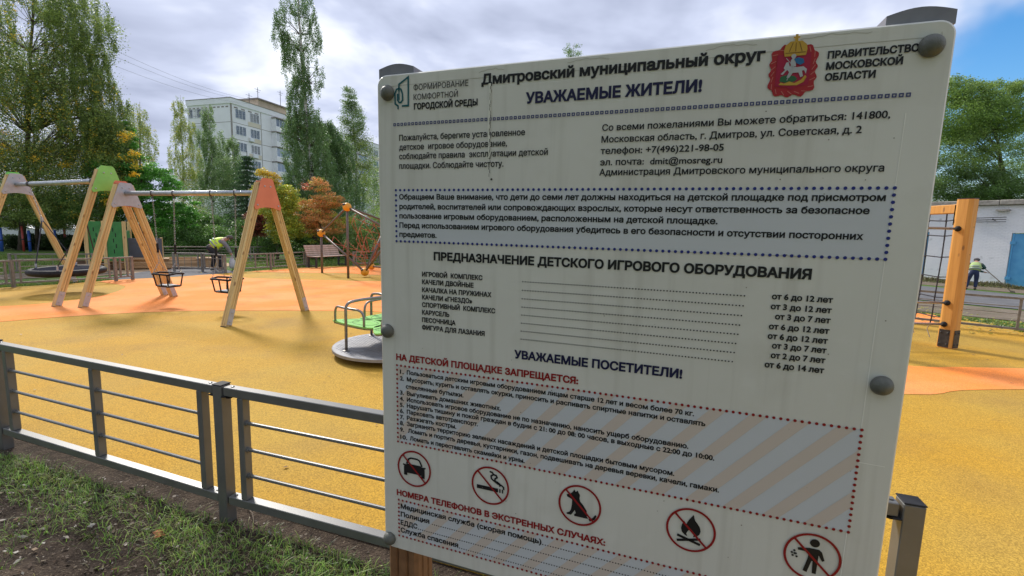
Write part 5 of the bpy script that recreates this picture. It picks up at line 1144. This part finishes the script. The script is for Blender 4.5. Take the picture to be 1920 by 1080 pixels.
def tree(name, label, cat, base, trunk, tr, blobs, size, seed, bark=None, group=None, limbs=True, zb=None, lsc=.72, lnm=1.75):
    """base: (px, Y) of the foot; trunk: list of (px, py); blobs: (px, py, rx, rz, clumps, leaves each, palette, kind, dY)"""
    g = np.random.default_rng(seed); Y = base[1]; foot = at(base[0], 470, Y); foot[2] = hterr(foot[0], foot[1])-.05 if zb is None else zb
    root = empty(name, label, cat, tuple(foot), 0, group); k = Y/F; lp = lambda p: np.array(p)-foot
    tp = [foot-foot]+[lp(at(px, py, Y)) for px, py in trunk]; P = []
    for i in range(len(tp)-1):
        for t in np.linspace(0, 1, 5)[:-1]: P.append(tp[i]*(1-t)+tp[i+1]*t+g.normal(0, .02, 3)*[1, 1, 0]*(1 if i or t else 0))
    P.append(tp[-1]); nP = len(P); rad = [max(tr*(1-.88*i/(nP-1)), .012) for i in range(nP)]; mb = MB(); mb.tube(P, rad, 8); lb_ = MB()
    parts = []; ctr = []; P = np.array(P)
    for (px, py, rx, rz, nc, nl, pal, kind, *rest) in blobs:
        nc = int(nc*1.7) if pal in ('greyb', 'yellowb') else nc; dY = rest[0] if rest else 0; c = lp(at(px, py, Y+dY)); RX, RZ = rx*k, rz*k
        if kind == 'fall':      # hanging strands
            th, ra = g.uniform(0, 2*np.pi, nc), np.sqrt(g.uniform(0.04, 1, nc)); tops = c+np.stack([RX*ra*np.cos(th), RX*.8*ra*np.sin(th), RZ*(g.uniform(-.7, 1, nc))*np.sqrt(1-.75*ra**2)], 1)
            ln_ = g.uniform(.35, 1.0, nc)*min(RZ*.9, 1.6); steps = max(4, nl//7); cen = []
            for q in range(nc):
                sw_ = g.normal(0, .05, 2)
                for j in range(steps): t = j/steps; cen.append((tops[q, 0]+sw_[0]*t*2, tops[q, 1]+sw_[1]*t*2, tops[q, 2]-ln_[q]*t))
            parts.append((np.array(cen), (.045+size*.25, .045+size*.25, .06), max(2, int(nl*lnm/steps)), pal, True)); ctr.append((tops, ln_, 'fall'))
        else:
            d = g.normal(0, 1, (nc, 3)); d /= np.linalg.norm(d, axis=1)[:, None]; ra = g.uniform(.25, 1, nc)**.45
            cen = c+d*ra[:, None]*np.array([RX, RX*.85, RZ]); cs = min(RX, RZ)*.17 if kind == 'clump' else min(RX, RZ)*.11
            cs = max(cs, .10); flat_ = .45 if kind == 'tier' else .7
            parts.append((cen, (cs*1.15, cs*1.15, cs*flat_), int(nl*lnm), pal, False)); ctr.append((cen, None, 'clump'))
    if limbs:
        for cen, ln_, kd in ctr:
            for q in g.choice(len(cen), min(len(cen), max(6, len(cen)//5)), replace=False):
                e_ = cen[q]; hts = P[:, 2]; i = int(np.argmin(np.abs(hts-(e_[2]-.55*math.hypot(*(e_[:2]-P[np.argmin(np.abs(hts-e_[2])), :2])))))); s0 = P[i]; m_ = s0*.45+e_*.55+[0, 0, .12*np.linalg.norm(e_-s0)]
                rb = min(rad[i]*.3, .03); lb_.tube([s0, m_, e_], [rb, rb*.6, .005], 4, cap=False)
    mb.build('trunk', bark or BARK_D, root, smooth=True)
    if lb_.v: lb_.build('branch', BARK_D, root, smooth=True, kind='stuff')
    V, C = leaves(parts, size*lsc, seed+100); n = len(V)//4
    fast_mesh('crown', V, np.arange(4*n).reshape(-1, 4), LEAF, C, parent=root)
    return root
T = tree
T('birch_tree', 'huge dense birch with golden patches filling the upper left corner', 'tree', (40, 24), [(50, 300), (60, 100), (66, -120)], .15,
  [(40, 60, 120, 130, 230, 110, 'birch_gold', 'fall'), (150, 50, 52, 75, 60, 100, 'birch', 'fall'), (20, 230, 130, 110, 240, 110, 'birch_gold', 'clump'), (140, 200, 78, 85, 140, 100, 'birch_gold', 'fall'), (-110, 160, 130, 240, 150, 90, 'birch', 'clump'), (165, 130, 42, 45, 44, 90, 'birch', 'fall'), (80, 150, 100, 80, 120, 100, 'birch', 'clump'), (150, 50, 54, 60, 80, 90, 'birch', 'clump'), (195, 235, 40, 50, 60, 90, 'birch', 'fall')], .056, 1)
T('birch_tree', 'broad low-hanging birch with orange-yellow leaves over the nest swing', 'tree', (70, 24.4), [(70, 330), (60, 220)], .10,
  [(20, 330, 110, 85, 210, 120, 'birch_gold', 'clump'), (120, 340, 95, 85, 210, 120, 'birch_gold', 'clump'), (200, 300, 50, 80, 80, 110, 'birch_gold', 'clump'), (60, 396, 130, 32, 230, 110, 'birch', 'clump'), (-20, 404, 70, 24, 70, 110, 'birch', 'clump'), (160, 398, 60, 28, 60, 110, 'birch_gold', 'clump'), (10, 200, 14, 20, 6, 60, 'gold', 'clump', -1), (8, 290, 16, 45, 7, 60, 'gold', 'clump', -1), (90, 300, 30, 20, 4, 60, 'gold', 'clump', -1.6), (205, 350, 18, 50, 6, 50, 'gold', 'clump', -1.2), (240, 265, 12, 20, 5, 50, 'gold', 'clump', -1.2)], .052, 2, limbs=False)
T('birch_tree', 'birch overhanging behind the green end plate of the nest swing', 'tree', (190, 24.8), [(195, 330), (190, 220)], .09,
  [(205, 205, 40, 50, 45, 90, 'birch', 'fall'), (190, 270, 58, 60, 110, 100, 'birch_gold', 'fall'), (225, 330, 30, 40, 40, 90, 'birch_gold', 'clump'), (180, 388, 80, 34, 90, 110, 'shrub', 'clump')], .055, 3, limbs=False)
T('maple_tree', 'bright green maple between the big birch and the gap of sky', 'tree', (265, 25), [(265, 380), (262, 260)], .14,
  [(225, 270, 30, 45, 34, 110, 'maple', 'tier'), (235, 340, 58, 60, 90, 120, 'maple', 'tier'), (285, 355, 45, 50, 70, 120, 'maple', 'tier'), (325, 395, 38, 60, 60, 120, 'maple', 'tier'), (245, 300, 14, 26, 7, 50, 'gold', 'clump', -2)], .07, 4)
T('maple_tree', 'darker green maple behind the left frame of the orange swing', 'tree', (300, 27), [(300, 420)], .12,
  [(270, 420, 60, 50, 70, 120, 'shrub', 'tier'), (335, 430, 45, 50, 60, 120, 'maple', 'tier'), (385, 440, 50, 40, 60, 110, 'shrub', 'clump')], .075, 5)
T('birch_tree', 'slender sparse birch against the sky beside the bright green maple', 'tree', (262, 36), [(263, 300), (262, 190)], .09,
  [(258, 225, 17, 36, 26, 46, 'yellowb', 'fall'), (268, 262, 22, 35, 34, 50, 'yellowb', 'fall'), (272, 300, 18, 26, 20, 50, 'yellowb', 'clump')], .06, 6, BARK_B)
T('birch_tree', 'slim pale yellow birch at the left corner of the apartment block', 'tree', (345, 40), [(343, 300), (338, 178)], .09,
  [(337, 205, 11, 24, 20, 40, 'yellowb', 'fall'), (342, 245, 20, 30, 42, 50, 'yellowb', 'fall'), (348, 300, 27, 40, 60, 60, 'yellowb', 'fall'), (355, 370, 36, 50, 60, 70, 'yellowb', 'clump')], .062, 7, BARK_B)
T('birch_tree', 'grey-green birch in front of the end wall of the apartment block', 'tree', (402, 36), [(398, 300), (390, 196)], .1,
  [(389, 222, 11, 26, 20, 48, 'greyb', 'fall'), (396, 268, 24, 34, 52, 62, 'greyb', 'fall'), (412, 320, 36, 42, 80, 74, 'greyb', 'fall'), (410, 385, 48, 50, 90, 80, 'weep', 'clump')], .06, 8, BARK_B)
T('small_birch', 'low birch before the windows, left of the dark spruce', 'tree', (440, 33), [(440, 330), (436, 255)], .07,
  [(436, 275, 12, 25, 18, 48, 'greyb', 'fall'), (434, 330, 26, 40, 50, 70, 'greyb', 'clump'), (440, 400, 30, 40, 40, 80, 'shrub', 'clump')], .06, 9, BARK_B)
def spruce(label, px, Y, ptop, rpx, seed):
    g = np.random.default_rng(seed); foot = at(px, 470, Y); foot[2] = -.05; top = at(px, ptop, Y)-foot; root = empty('spruce_tree', label, 'tree', tuple(foot)); Hs = top[2]; Rr = rpx*Y/F
    mb = MB(); mb.tube([(0, 0, 0), (top[0], top[1], Hs)], [.13, .012], 7); cen = []
    z = .5
    while z < Hs-.15:
        r_ = Rr*(1-z/Hs)**.8+.08; nb = 9
        for k in range(nb):
            a = 2*math.pi*k/nb+z*3.1+g.uniform(-.25, .25); rr_ = r_*g.uniform(.75, 1.1); c = top*z/Hs; e_ = (c[0]+rr_*math.cos(a), c[1]+rr_*math.sin(a), z-.18*rr_); mb.tube([(c[0], c[1], z), e_], [.02, .006], 3, cap=False)
            for t in np.arange(.15, 1.05, .16): cen.append((c[0]+(e_[0]-c[0])*t, c[1]+(e_[1]-c[1])*t, z+(e_[2]-z)*t-.06*t))
        z += .30
    mb.build('trunk', BARK_D, root); V, C = leaves([(np.array(cen), (.10, .10, .055), 20, 'spruce', True)], .042, seed); n = len(V)//4; fast_mesh('crown', V, np.arange(4*n).reshape(-1, 4), LEAF, C, parent=root); return root
spruce('dark spruce in front of the apartment windows behind the orange swing plate', 463, 30, 283, 62, 41)
T('maple_tree', 'yellow-green maple with an orange-yellow top beside the orange swing plate', 'tree', (520, 21.5), [(520, 400), (515, 350)], .07,
  [(507, 337, 13, 11, 12, 80, 'yorange', 'clump'), (493, 322, 9, 7, 5, 60, 'yorange', 'clump'), (502, 362, 26, 18, 34, 90, 'ymaple', 'clump'), (537, 370, 20, 20, 34, 90, 'ymaple', 'clump'), (522, 398, 36, 24, 60, 90, 'ymaple', 'clump'), (534, 430, 30, 26, 50, 90, 'ymaple', 'clump')], .06, 10)
T('weeping_birch', 'tall weeping birch with long hanging strands and a white trunk, centre left', 'tree', (590, 28), [(584, 350), (577, 250), (567, 130), (559, 0), (557, -60)], .17,
  [(556, 10, 34, 40, 60, 60, 'weep', 'fall'), (526, 52, 13, 34, 28, 58, 'weep', 'fall', -.4), (588, 62, 13, 40, 28, 56, 'weep', 'fall', .3), (556, 95, 25, 46, 85, 64, 'weep', 'fall'), (598, 140, 7, 34, 14, 52, 'weep', 'fall'), (560, 160, 21, 44, 80, 64, 'weep', 'fall'), (568, 215, 28, 44, 100, 68, 'weep', 'fall'), (572, 255, 40, 46, 150, 74, 'weep', 'fall'), (583, 330, 52, 66, 210, 90, 'weep', 'fall'), (560, 395, 38, 48, 130, 80, 'weep', 'fall'), (612, 390, 50, 60, 160, 84, 'weep', 'fall')], .052, 11, BARK_B)
T('willow_tree', 'dark green drooping willow right of the weeping birch', 'tree', (630, 31), [(628, 330), (622, 240)], .15,
  [(612, 258, 26, 34, 100, 76, 'weep', 'fall'), (636, 292, 28, 40, 120, 80, 'weep', 'fall'), (630, 370, 50, 66, 170, 90, 'weep', 'fall')], .056, 12)
T('birch_tree', 'slender upright birch just left of the notice board', 'tree', (668, 34), [(668, 300), (654, 165)], .09,
  [(655, 188, 12, 24, 26, 44, 'greyb', 'clump'), (662, 230, 22, 32, 60, 50, 'greyb', 'clump'), (668, 285, 32, 40, 100, 60, 'birch', 'clump'), (668, 345, 30, 40, 50, 60, 'birch', 'clump'), (690, 420, 30, 36, 40, 70, 'willow', 'clump')], .058, 13, BARK_B)
T('birch_tree', 'thin pale birch at the edge of the notice board before the far facade', 'tree', (700, 38), [(700, 340), (698, 285)], .06,
  [(698, 320, 14, 34, 24, 34, 'greyb', 'fall'), (702, 385, 22, 40, 30, 44, 'greyb', 'clump')], .055, 14, BARK_B)
T('maple_tree', 'orange-leaved maple behind the yellow ball joints', 'tree', (600, 22.5), [(600, 420), (592, 350)], .06,
  [(586, 398, 38, 26, 95, 60, 'omaple', 'tier'), (614, 376, 26, 15, 44, 60, 'omaple', 'tier'), (570, 428, 28, 20, 50, 60, 'omaple', 'tier'), (597, 348, 16, 13, 20, 50, 'omaple', 'tier'), (574, 350, 6, 5, 4, 40, 'red', 'tier'), (614, 424, 32, 20, 50, 60, 'omaple', 'tier'), (640, 412, 18, 14, 12, 70, 'ymaple', 'tier'), (585, 446, 32, 14, 20, 80, 'ymaple', 'tier'), (632, 380, 10, 8, 5, 60, 'omaple', 'tier')], .05, 15)
for i, (px, py, rx, rz, Y, pal, lb) in enumerate(((240, 445, 45, 26, 26, 'shrub', 'dark shrub behind the playhouse posts'), (330, 452, 50, 26, 24.5, 'shrub', 'dark shrub behind the first toddler seat chains'), (395, 450, 42, 30, 25, 'shrub', 'dark leafy shrub behind the stooping worker'),
    (468, 445, 34, 34, 23, 'shrub', 'green shrub right of the stooping worker'), (482, 420, 20, 26, 22, 'redshrub', 'dark red shrub beside the near leg of the orange swing'), (520, 462, 32, 18, 22, 'shrub', 'low shrub under the yellow-green maple'), (570, 462, 34, 22, 22.5, 'shrub', 'shrub behind the left end of the bench'),
    (612, 458, 34, 26, 23.5, 'shrub', 'shrub behind the backrest of the bench'), (655, 450, 38, 34, 24, 'willow', 'light green shrub behind the tall climber post'), (700, 450, 36, 38, 25, 'shrub', 'dark shrub behind the rope web at the board edge'))):
    T('shrub', lb, 'shrub', (px, Y), [(px, py)], .03, [(px, py, rx, rz, 60, 90, pal, 'clump')], .055, 50+i, group='shrubs behind the back lawn')
for i, (px, rx, Y, lb) in enumerate(((-75, 60, 26, 'dark hedge bush at the far left behind the blue post'), (5, 50, 25.6, 'dark hedge bush behind the left red post'), (75, 50, 25.2, 'dark hedge bush between the red posts'), (140, 50, 25, 'dark hedge bush behind the right red post'), (205, 45, 25.4, 'dark hedge bush behind the green playhouse wall'))):
    T('hedge_bush', lb, 'shrub', (px, Y), [(px, 450)], .04, [(px, 453, rx, 12, 110, 80, 'hedge', 'clump'), (px, 461, rx, 6, 60, 60, 'hedge', 'clump')], .06, 70+i, group='dark hedge at the far left')
T('willow_tree', 'big bright green willow above the garage on the right', 'tree', (1905, 38), [(1885, 350), (1868, 250)], .42,
  [(1800, 215, 62, 48, 190, 84, 'bright', 'clump'), (1775, 168, 34, 22, 40, 60, 'willow', 'clump'), (1850, 178, 56, 24, 90, 76, 'willow', 'clump'), (1870, 225, 62, 36, 150, 84, 'bright', 'clump'), (1790, 285, 60, 40, 120, 80, 'willow', 'clump'), (1880, 300, 60, 38, 60, 70, 'willow', 'clump'), (1820, 350, 80, 34, 180, 84, 'willowd', 'clump'), (1900, 362, 70, 26, 130, 80, 'willowd', 'clump'), (1730, 350, 60, 50, 60, 80, 'willowd', 'clump'), (1935, 170, 40, 25, 36, 80, 'willow', 'clump')], .085, 16, zb=-.6)
T('willow_tree', 'dark green tree cut by the right edge of the photo above the blue door', 'tree', (1990, 42), [(1980, 350), (1960, 200)], .35,
  [(1960, 240, 60, 80, 110, 84, 'willowd', 'clump'), (1990, 340, 80, 60, 90, 84, 'willowd', 'clump')], .09, 17, zb=-.6)
T('birch_tree', 'birch whose thin top just peeks over the upper edge of the notice board', 'tree', (1080, 42), [(1078, 250), (1075, 84)], .14,
  [(1075, 97, 15, 14, 18, 22, 'greyb', 'clump'), (1076, 150, 36, 40, 50, 50, 'greyb', 'clump'), (1078, 250, 70, 80, 110, 80, 'birch', 'clump'), (1078, 360, 90, 60, 110, 80, 'shrub', 'clump')], .07, 18, BARK_B)
# the tree belt that closes the horizon beyond the playground, mostly covered by the board
g_ = np.random.default_rng(61); tX = np.linspace(-14, 62, 26)+g_.uniform(-1.2, 1.2, 26); cen = []
for x_ in tX:
    y_ = 46+g_.uniform(-3, 5); h_ = g_.uniform(3.2, 6.0) if x_ < 30 else g_.uniform(2.2, 3.2); d = g_.normal(0, 1, (42, 3)); d /= np.linalg.norm(d, axis=1)[:, None]; cen.append(np.array([x_, y_, h_*.75])+d*(g_.uniform(.2, 1, 42)**.4)[:, None]*np.array([2.6, 2.2, h_*.8]))
V, C = leaves([(np.concatenate(cen), (.5, .5, .4), 60, 'birch', False)], .12, 62); n = len(V)//4; o = fast_mesh('tree_belt', V, np.arange(4*n).reshape(-1, 4), LEAF, C, kind='stuff'); tag(o, 'far belt of trees closing the horizon behind the notice board', 'tree belt')
# unseen trees added behind the viewpoint to shade the board and the near grass
for i, (x, y) in enumerate(((-6.5, -3.2), (-1.6, -5.2), (3.6, -6.4), (-11, -1))):
    g_ = np.random.default_rng(90+i); root = empty('maple_tree', ('unseen maple added for shade, a few steps behind the viewpoint', 'unseen broad maple added for shade, straight behind the viewpoint', 'unseen maple added for shade, behind and right of the viewpoint', 'unseen maple added for shade, beside the left end of the near fence')[i], 'tree', (x, y, 0))
    mb = MB(); mb.tube([(0, 0, -.1), (.05, 0, 2.2), (0, .1, 4.5), (.1, 0, 7)], [.17, .14, .1, .02], 8); d = g_.normal(0, 1, (110, 3)); d /= np.linalg.norm(d, axis=1)[:, None]; cen = np.array([0, 0, 4.7])+d*(g_.uniform(.2, 1, 110)**.4)[:, None]*np.array([2.7, 2.5, 2.9])
    for q in range(0, 110, 6): mb.tube([(0, 0, max(1.5, cen[q][2]*.55)), tuple(cen[q])], [.04, .01], 4, cap=False)
    mb.build('trunk', BARK_D, root, smooth=True); V, C = leaves([(cen, (.42, .42, .3), 70, 'shrub', False)], .085, 95+i); n = len(V)//4; fast_mesh('crown', V, np.arange(4*n).reshape(-1, 4), LEAF, C, parent=root)
# ================================================================== parked cars glimpsed under the trees


CARW = mat('white_car_paint', (.70, .71, .73), .3, col2=(.66, .67, .69), scale=2, spec=.6); TYRE = mat('tyre', (.02, .02, .02), .8); CGL = mat('car_glass', (.03, .035, .04), .08, spec=.8); LAMP = mat('headlamp_glass', (.6, .6, .62), .15, spec=.8)
def parked_car(px, Y, rz, label):
    P = at(px, 470, Y); root = empty('parked_car', label, 'car', (P[0], P[1], -.03), rz, 'cars parked behind the hedge')
    prof = [(-2.15, .35), (-2.2, .75), (-1.9, .98), (-1.15, 1.05), (-.65, 1.45), (.75, 1.47), (1.45, 1.05), (2.1, .95), (2.2, .7), (2.15, .35)]
    m2 = Matrix(((1, 0, 0, 0), (0, 0, 1, 0), (0, 1, 0, 0), (0, 0, 0, 1)))
    MB().prism(prof[::-1], -.82, .82, m2).build('body', CARW, root, angle=30)
    g_ = [(-1.02, 1.06), (-.6, 1.39), (.02, 1.40), (.02, 1.06)]; h_ = [(.10, 1.06), (.10, 1.40), (.70, 1.40), (1.28, 1.06)]
    for s in (-1, 1):
        for q in (g_, h_): MB().prism(q if s < 0 else q, s*.822-.004, s*.822+.004, m2).build('side_window', CGL, root)
        for x in (-1.35, 1.35):
            w = MB().lathe([(.31, -.1), (.33, -.08), (.33, .08), (.31, .1)], 20, Matrix.Translation((x, s*.76, .33))@Matrix.Rotation(math.pi/2, 4, 'X')).build('wheel', TYRE, root, angle=40)
            MB().lathe([(.19, -.105), (.2, .105)], 12, Matrix.Translation((x, s*.76, .33))@Matrix.Rotation(math.pi/2, 4, 'X')).build('rim', STEEL, w)
        MB().box((-2.21, s*.55-.14, .68), (-2.14, s*.55+.14, .82)).build('headlight', LAMP, root)
    return root
parked_car(30, 30, .2, 'white car glimpsed under the trees at the far left'); parked_car(112, 31, .15, 'white car glimpsed through the hedge behind the red post'); parked_car(242, 31, .3, 'white car glimpsed right of the green playhouse')
# ================================================================== people
def skin_body(name, J, E_, parent, material, levels=2):
    """J: list of (x, y, z, radius), E_: edges; J[0] is the root"""
    me = bpy.data.meshes.new(name); me.from_pydata([j[:3] for j in J], E_, []); o = bpy.data.objects.new(name, me); scene.collection.objects.link(o)
    md = o.modifiers.new('skin', 'SKIN'); sv = me.skin_vertices[0].data
    for i, j in enumerate(J):
        r = j[3]; sv[i].radius = (r, r) if not isinstance(r, tuple) else r
    sv[0].use_root = True; md.use_smooth_shade = True; sb_ = o.modifiers.new('sub', 'SUBSURF'); sb_.levels = sb_.render_levels = levels
    bpy.context.view_layer.update(); dg = bpy.context.evaluated_depsgraph_get(); m2 = bpy.data.meshes.new_from_object(o.evaluated_get(dg)); bpy.data.objects.remove(o)
    m2.materials.clear(); m2.materials.append(material); m2.shade_smooth(); q = bpy.data.objects.new(name, m2); scene.collection.objects.link(q)
    if parent: q.parent = parent
    return q
SKIN = mat('skin', (.42, .25, .17), .6, col2=(.38, .21, .14), scale=30); HIVIS = mat('hi_vis_vest', (.70, .95, .06), .6, col2=(.50, .80, .05), scale=6); HIVIS2 = mat('pale_hi_vis', (.42, .55, .20), .65, col2=(.36, .48, .18), scale=6)
TROUS = mat('black_trousers', (.018, .018, .022), .85, col2=(.03, .03, .035), scale=10); NAVYT = mat('navy_trousers', (.02, .03, .07), .85, col2=(.03, .04, .09), scale=10); GREYS = mat('grey_sleeve', (.16, .17, .19), .85, col2=(.22, .23, .25), scale=12); GREENS = mat('dark_green_jacket', (.02, .06, .05), .85, col2=(.03, .08, .065), scale=10)
REFL = mat('reflective_band', (.22, .25, .25), .4, col2=(.3, .33, .33), scale=8); HAIR = mat('dark_cap', (.06, .055, .055), .9, col2=(.10, .09, .09), scale=20); SHOES = mat('black_boot', (.02, .018, .016), .6)
def person(loc, rz, label, sc_, pelvis, neck, head, feet, knees, hands, elbows, sh_w, vest, trous, sleeve, bag=None):
    root = empty('person', label, 'person', loc, rz); root.scale = (sc_,)*3; V3 = Vector
    pel, nk, hd = V3(pelvis), V3(neck), V3(head); sp1, sp2 = pel.lerp(nk, .35), pel.lerp(nk, .75); side = V3((0, 1, 0))
    ax = (nk-pel).normalized()
    J = [(*pel, .125), (*sp1, .125), (*sp2, .15), (*nk, .06), (*nk.lerp(hd, .5), .055), (*hd, .085)]; E_ = [(0, 1), (1, 2), (2, 3), (3, 4), (4, 5)]
    hips, shs = [], []
    for i, s in enumerate((1, -1)):
        sh = nk-ax*.05+side*s*sh_w; el, ha = V3(elbows[i]), V3(hands[i]); kn, ft = V3(knees[i]), V3(feet[i]); hp_ = pel+side*s*.09-ax*.03; b = len(J)
        J += [(*sh, .062), (*el, .046), (*ha, .033), (*(ha+(ha-el).normalized()*.06), .036)]; E_ += [(3, b), (b, b+1), (b+1, b+2), (b+2, b+3)]
        J += [(*hp_, .095), (*kn, .062), (*(ft+V3((0, 0, .09))), .042), (*(ft+V3((.12, 0, .035))), .036)]; E_ += [(0, b+4), (b+4, b+5), (b+5, b+6), (b+6, b+7)]
        hips.append((hp_, kn, ft)); shs.append((sh, el, ha))
    body = skin_body('body', J, E_, root, SKIN)
    # clothes as slightly larger skins over the body
    T_ = [(*pel, .15)]; TE = []
    for hp_, kn, ft in hips: b = len(T_); T_ += [(*hp_, .115), (*kn, .083), (*(ft+V3((0, 0, .10))), .066)]; TE += [(0, b), (b, b+1), (b+1, b+2)]
    T_.append((*pel.lerp(nk, .2), .14)); TE.append((0, len(T_)-1)); skin_body('trousers', T_, TE, root, trous)
    S_ = [(*sp2, .13), (*(nk-ax*.02), .07)]; SE = [(0, 1)]
    for sh, el, ha in shs: b = len(S_); S_ += [(*(sh-Vector((0,0,.015))), .080), (*el, .060), (*el.lerp(ha, .93), .048)]; SE += [(0, b), (b, b+1), (b+1, b+2)]
    S_.append((*pel.lerp(nk, .05), .135)); SE.append((0, len(S_)-1)); skin_body('jacket', S_, SE, root, sleeve)
    VV = [(*sp2, .225), (*sp1, .215), (*pel.lerp(nk, .08), .215), (*(nk-ax*.0), .15)]; VE = [(0, 1), (1, 2), (0, 3)]
    for s in (1, -1): b = len(VV); VV.append((*(nk-ax*.07+side*s*(sh_w-.02)), .13)); VE.append((0, b))
    vs_ = skin_body('vest', VV, VE, root, vest)
    for t in (.28, .50):
        c = pel.lerp(nk, t); m_ = Matrix.Translation(c)@ax.to_track_quat('Z', 'Y').to_matrix().to_4x4(); MB().lathe([(.206, -.024), (.213, -.022), (.213, .022), (.206, .024)], 24, m_@Matrix.Diagonal((1, 1.08, 1, 1))).build('reflective_band', REFL, vs_, smooth=True)
    for hp_, kn, ft in hips:
        MB().tube([ft+V3((-.06, 0, .045)), ft+V3((.05, 0, .055)), ft+V3((.19, 0, .035))], [.045, .055, .032], 10).build('boot', SHOES, root, smooth=True)
    hdir = (hd-nk).normalized(); cp = MB().ball((0, 0, 0), .115, 18, .75).build('cap', HAIR, root, smooth=True); cp.location = hd+hdir*.045+V3((-.012, 0, .01))
    br_ = MB().box((0, -.07, -.006), (.10, .07, .006), bev=.003).build('peak', HAIR, cp); br_.location = (.09, 0, -.03); br_.rotation_euler = (0, .25, 0)
    fx = V3((1, 0, 0)) if hdir.x > .3 else V3((1, 0, 0)); dn = (fx-hdir*fx.dot(hdir)); dn = dn.normalized()
    fc = MB().ball(tuple(hd+dn*.088-hdir*.01), .017, 8, 1.2).build('nose', SKIN, root, smooth=True)
    for s in (-1, 1): MB().ball(tuple(hd+side*s*.088-hdir*.01), .022, 8).build('ear', SKIN, root, smooth=True); MB().ball(tuple(hd+dn*.078+side*s*.032+hdir*.012), .011, 6).build('eye', SHOES, root)
    for i, (sh, el, ha) in enumerate(shs):
        d = (ha-el).normalized(); u = d.cross(side).normalized(); mb = MB()
        for k, off in enumerate((-.028, -.010, .009, .026)):
            p = ha+d*.10+side*off; L_ = (.062, .072, .068, .052)[k]; mb.tube([p-d*.04, p+d*L_*.5, p+d*L_*.8+u*.02, p+d*L_*.6+u*.045], [.0105, .0095, .0085, .007], 6)
        mb.tube([ha+d*.05+side*.03, ha+d*.085+side*.05+u*.02, ha+d*.11+side*.04+u*.045], [.012, .011, .008], 6); mb.build('fingers', mat('work_glove', (.30, .30, .28), .8), root, smooth=True)
    return root
w1 = G(404, 507); rz1 = math.atan2(.50, .86)
person(tuple(w1), rz1, 'worker in yellow hi-vis vest and black trousers stooping with a white bag', .97,
       (-.12, 0, .84), (.30, 0, 1.11), (.46, 0, 1.17), [(-.10, .10, 0), (.16, -.12, 0)], [(-.02, .11, .46), (.20, -.12, .46)], [(.52, .16, .58), (.50, -.10, .60)], [(.40, .20, .84), (.40, -.18, .85)], .19, HIVIS, TROUS, GREYS)
hb = Vector(w1)+Matrix.Rotation(rz1, 3, 'Z')@Vector((.53, .02, 0))*.97
mb = MB(); mb.lathe([(.02, .0), (.09, .02), (.12, .12), (.11, .26), (.06, .38), (.02, .46), (.03, .5)], 14, Matrix.Translation((0, 0, .05))@Matrix.Diagonal((.8, 1, 1, 1))); o = mb.build('plastic_bag', mat('white_bag', (.62, .63, .65), .5, col2=(.5, .51, .54), scale=14), smooth=True); o.location = hb; tag(o, 'half-full white plastic bag held by the stooping worker', 'bag')
w2 = GT(1822, 543.5); vd = math.atan2(w2[1], w2[0])
person(tuple(w2), vd, 'worker seen from behind in a pale hi-vis vest, raking by the garage wall', 1.0,
       (0, 0, .86), (.20, -.02, 1.28), (.33, -.02, 1.40), [(-.05, .20, 0), (.10, -.10, 0)], [(.08, .18, .45), (.16, -.10, .45)], [(.34, -.36, .86), (.34, -.24, 1.02)], [(.14, .20, 1.0), (.10, -.34, 1.06)], .20, HIVIS2, NAVYT, GREENS)
rk = empty('rake', 'long-handled rake held by the worker at the garage wall', 'rake', tuple(w2), vd)
MB().tube([(.30, -.15, 1.22), (.42, -1.28, .06)], .017, 8).build('handle', mat('rake_handle', (.20, .13, .08), .7), rk)
mb = MB(); mb.tube([(.28, -1.40, .055), (.62, -1.26, .055)], .014, 6)
for i in range(9): t = i/8; mb.tube([(.28+.34*t, -1.40+.14*t, .055), (.28+.34*t, -1.43+.14*t, -.02)], .006, 4)
mb.build('rake_head', DARKM, rk)
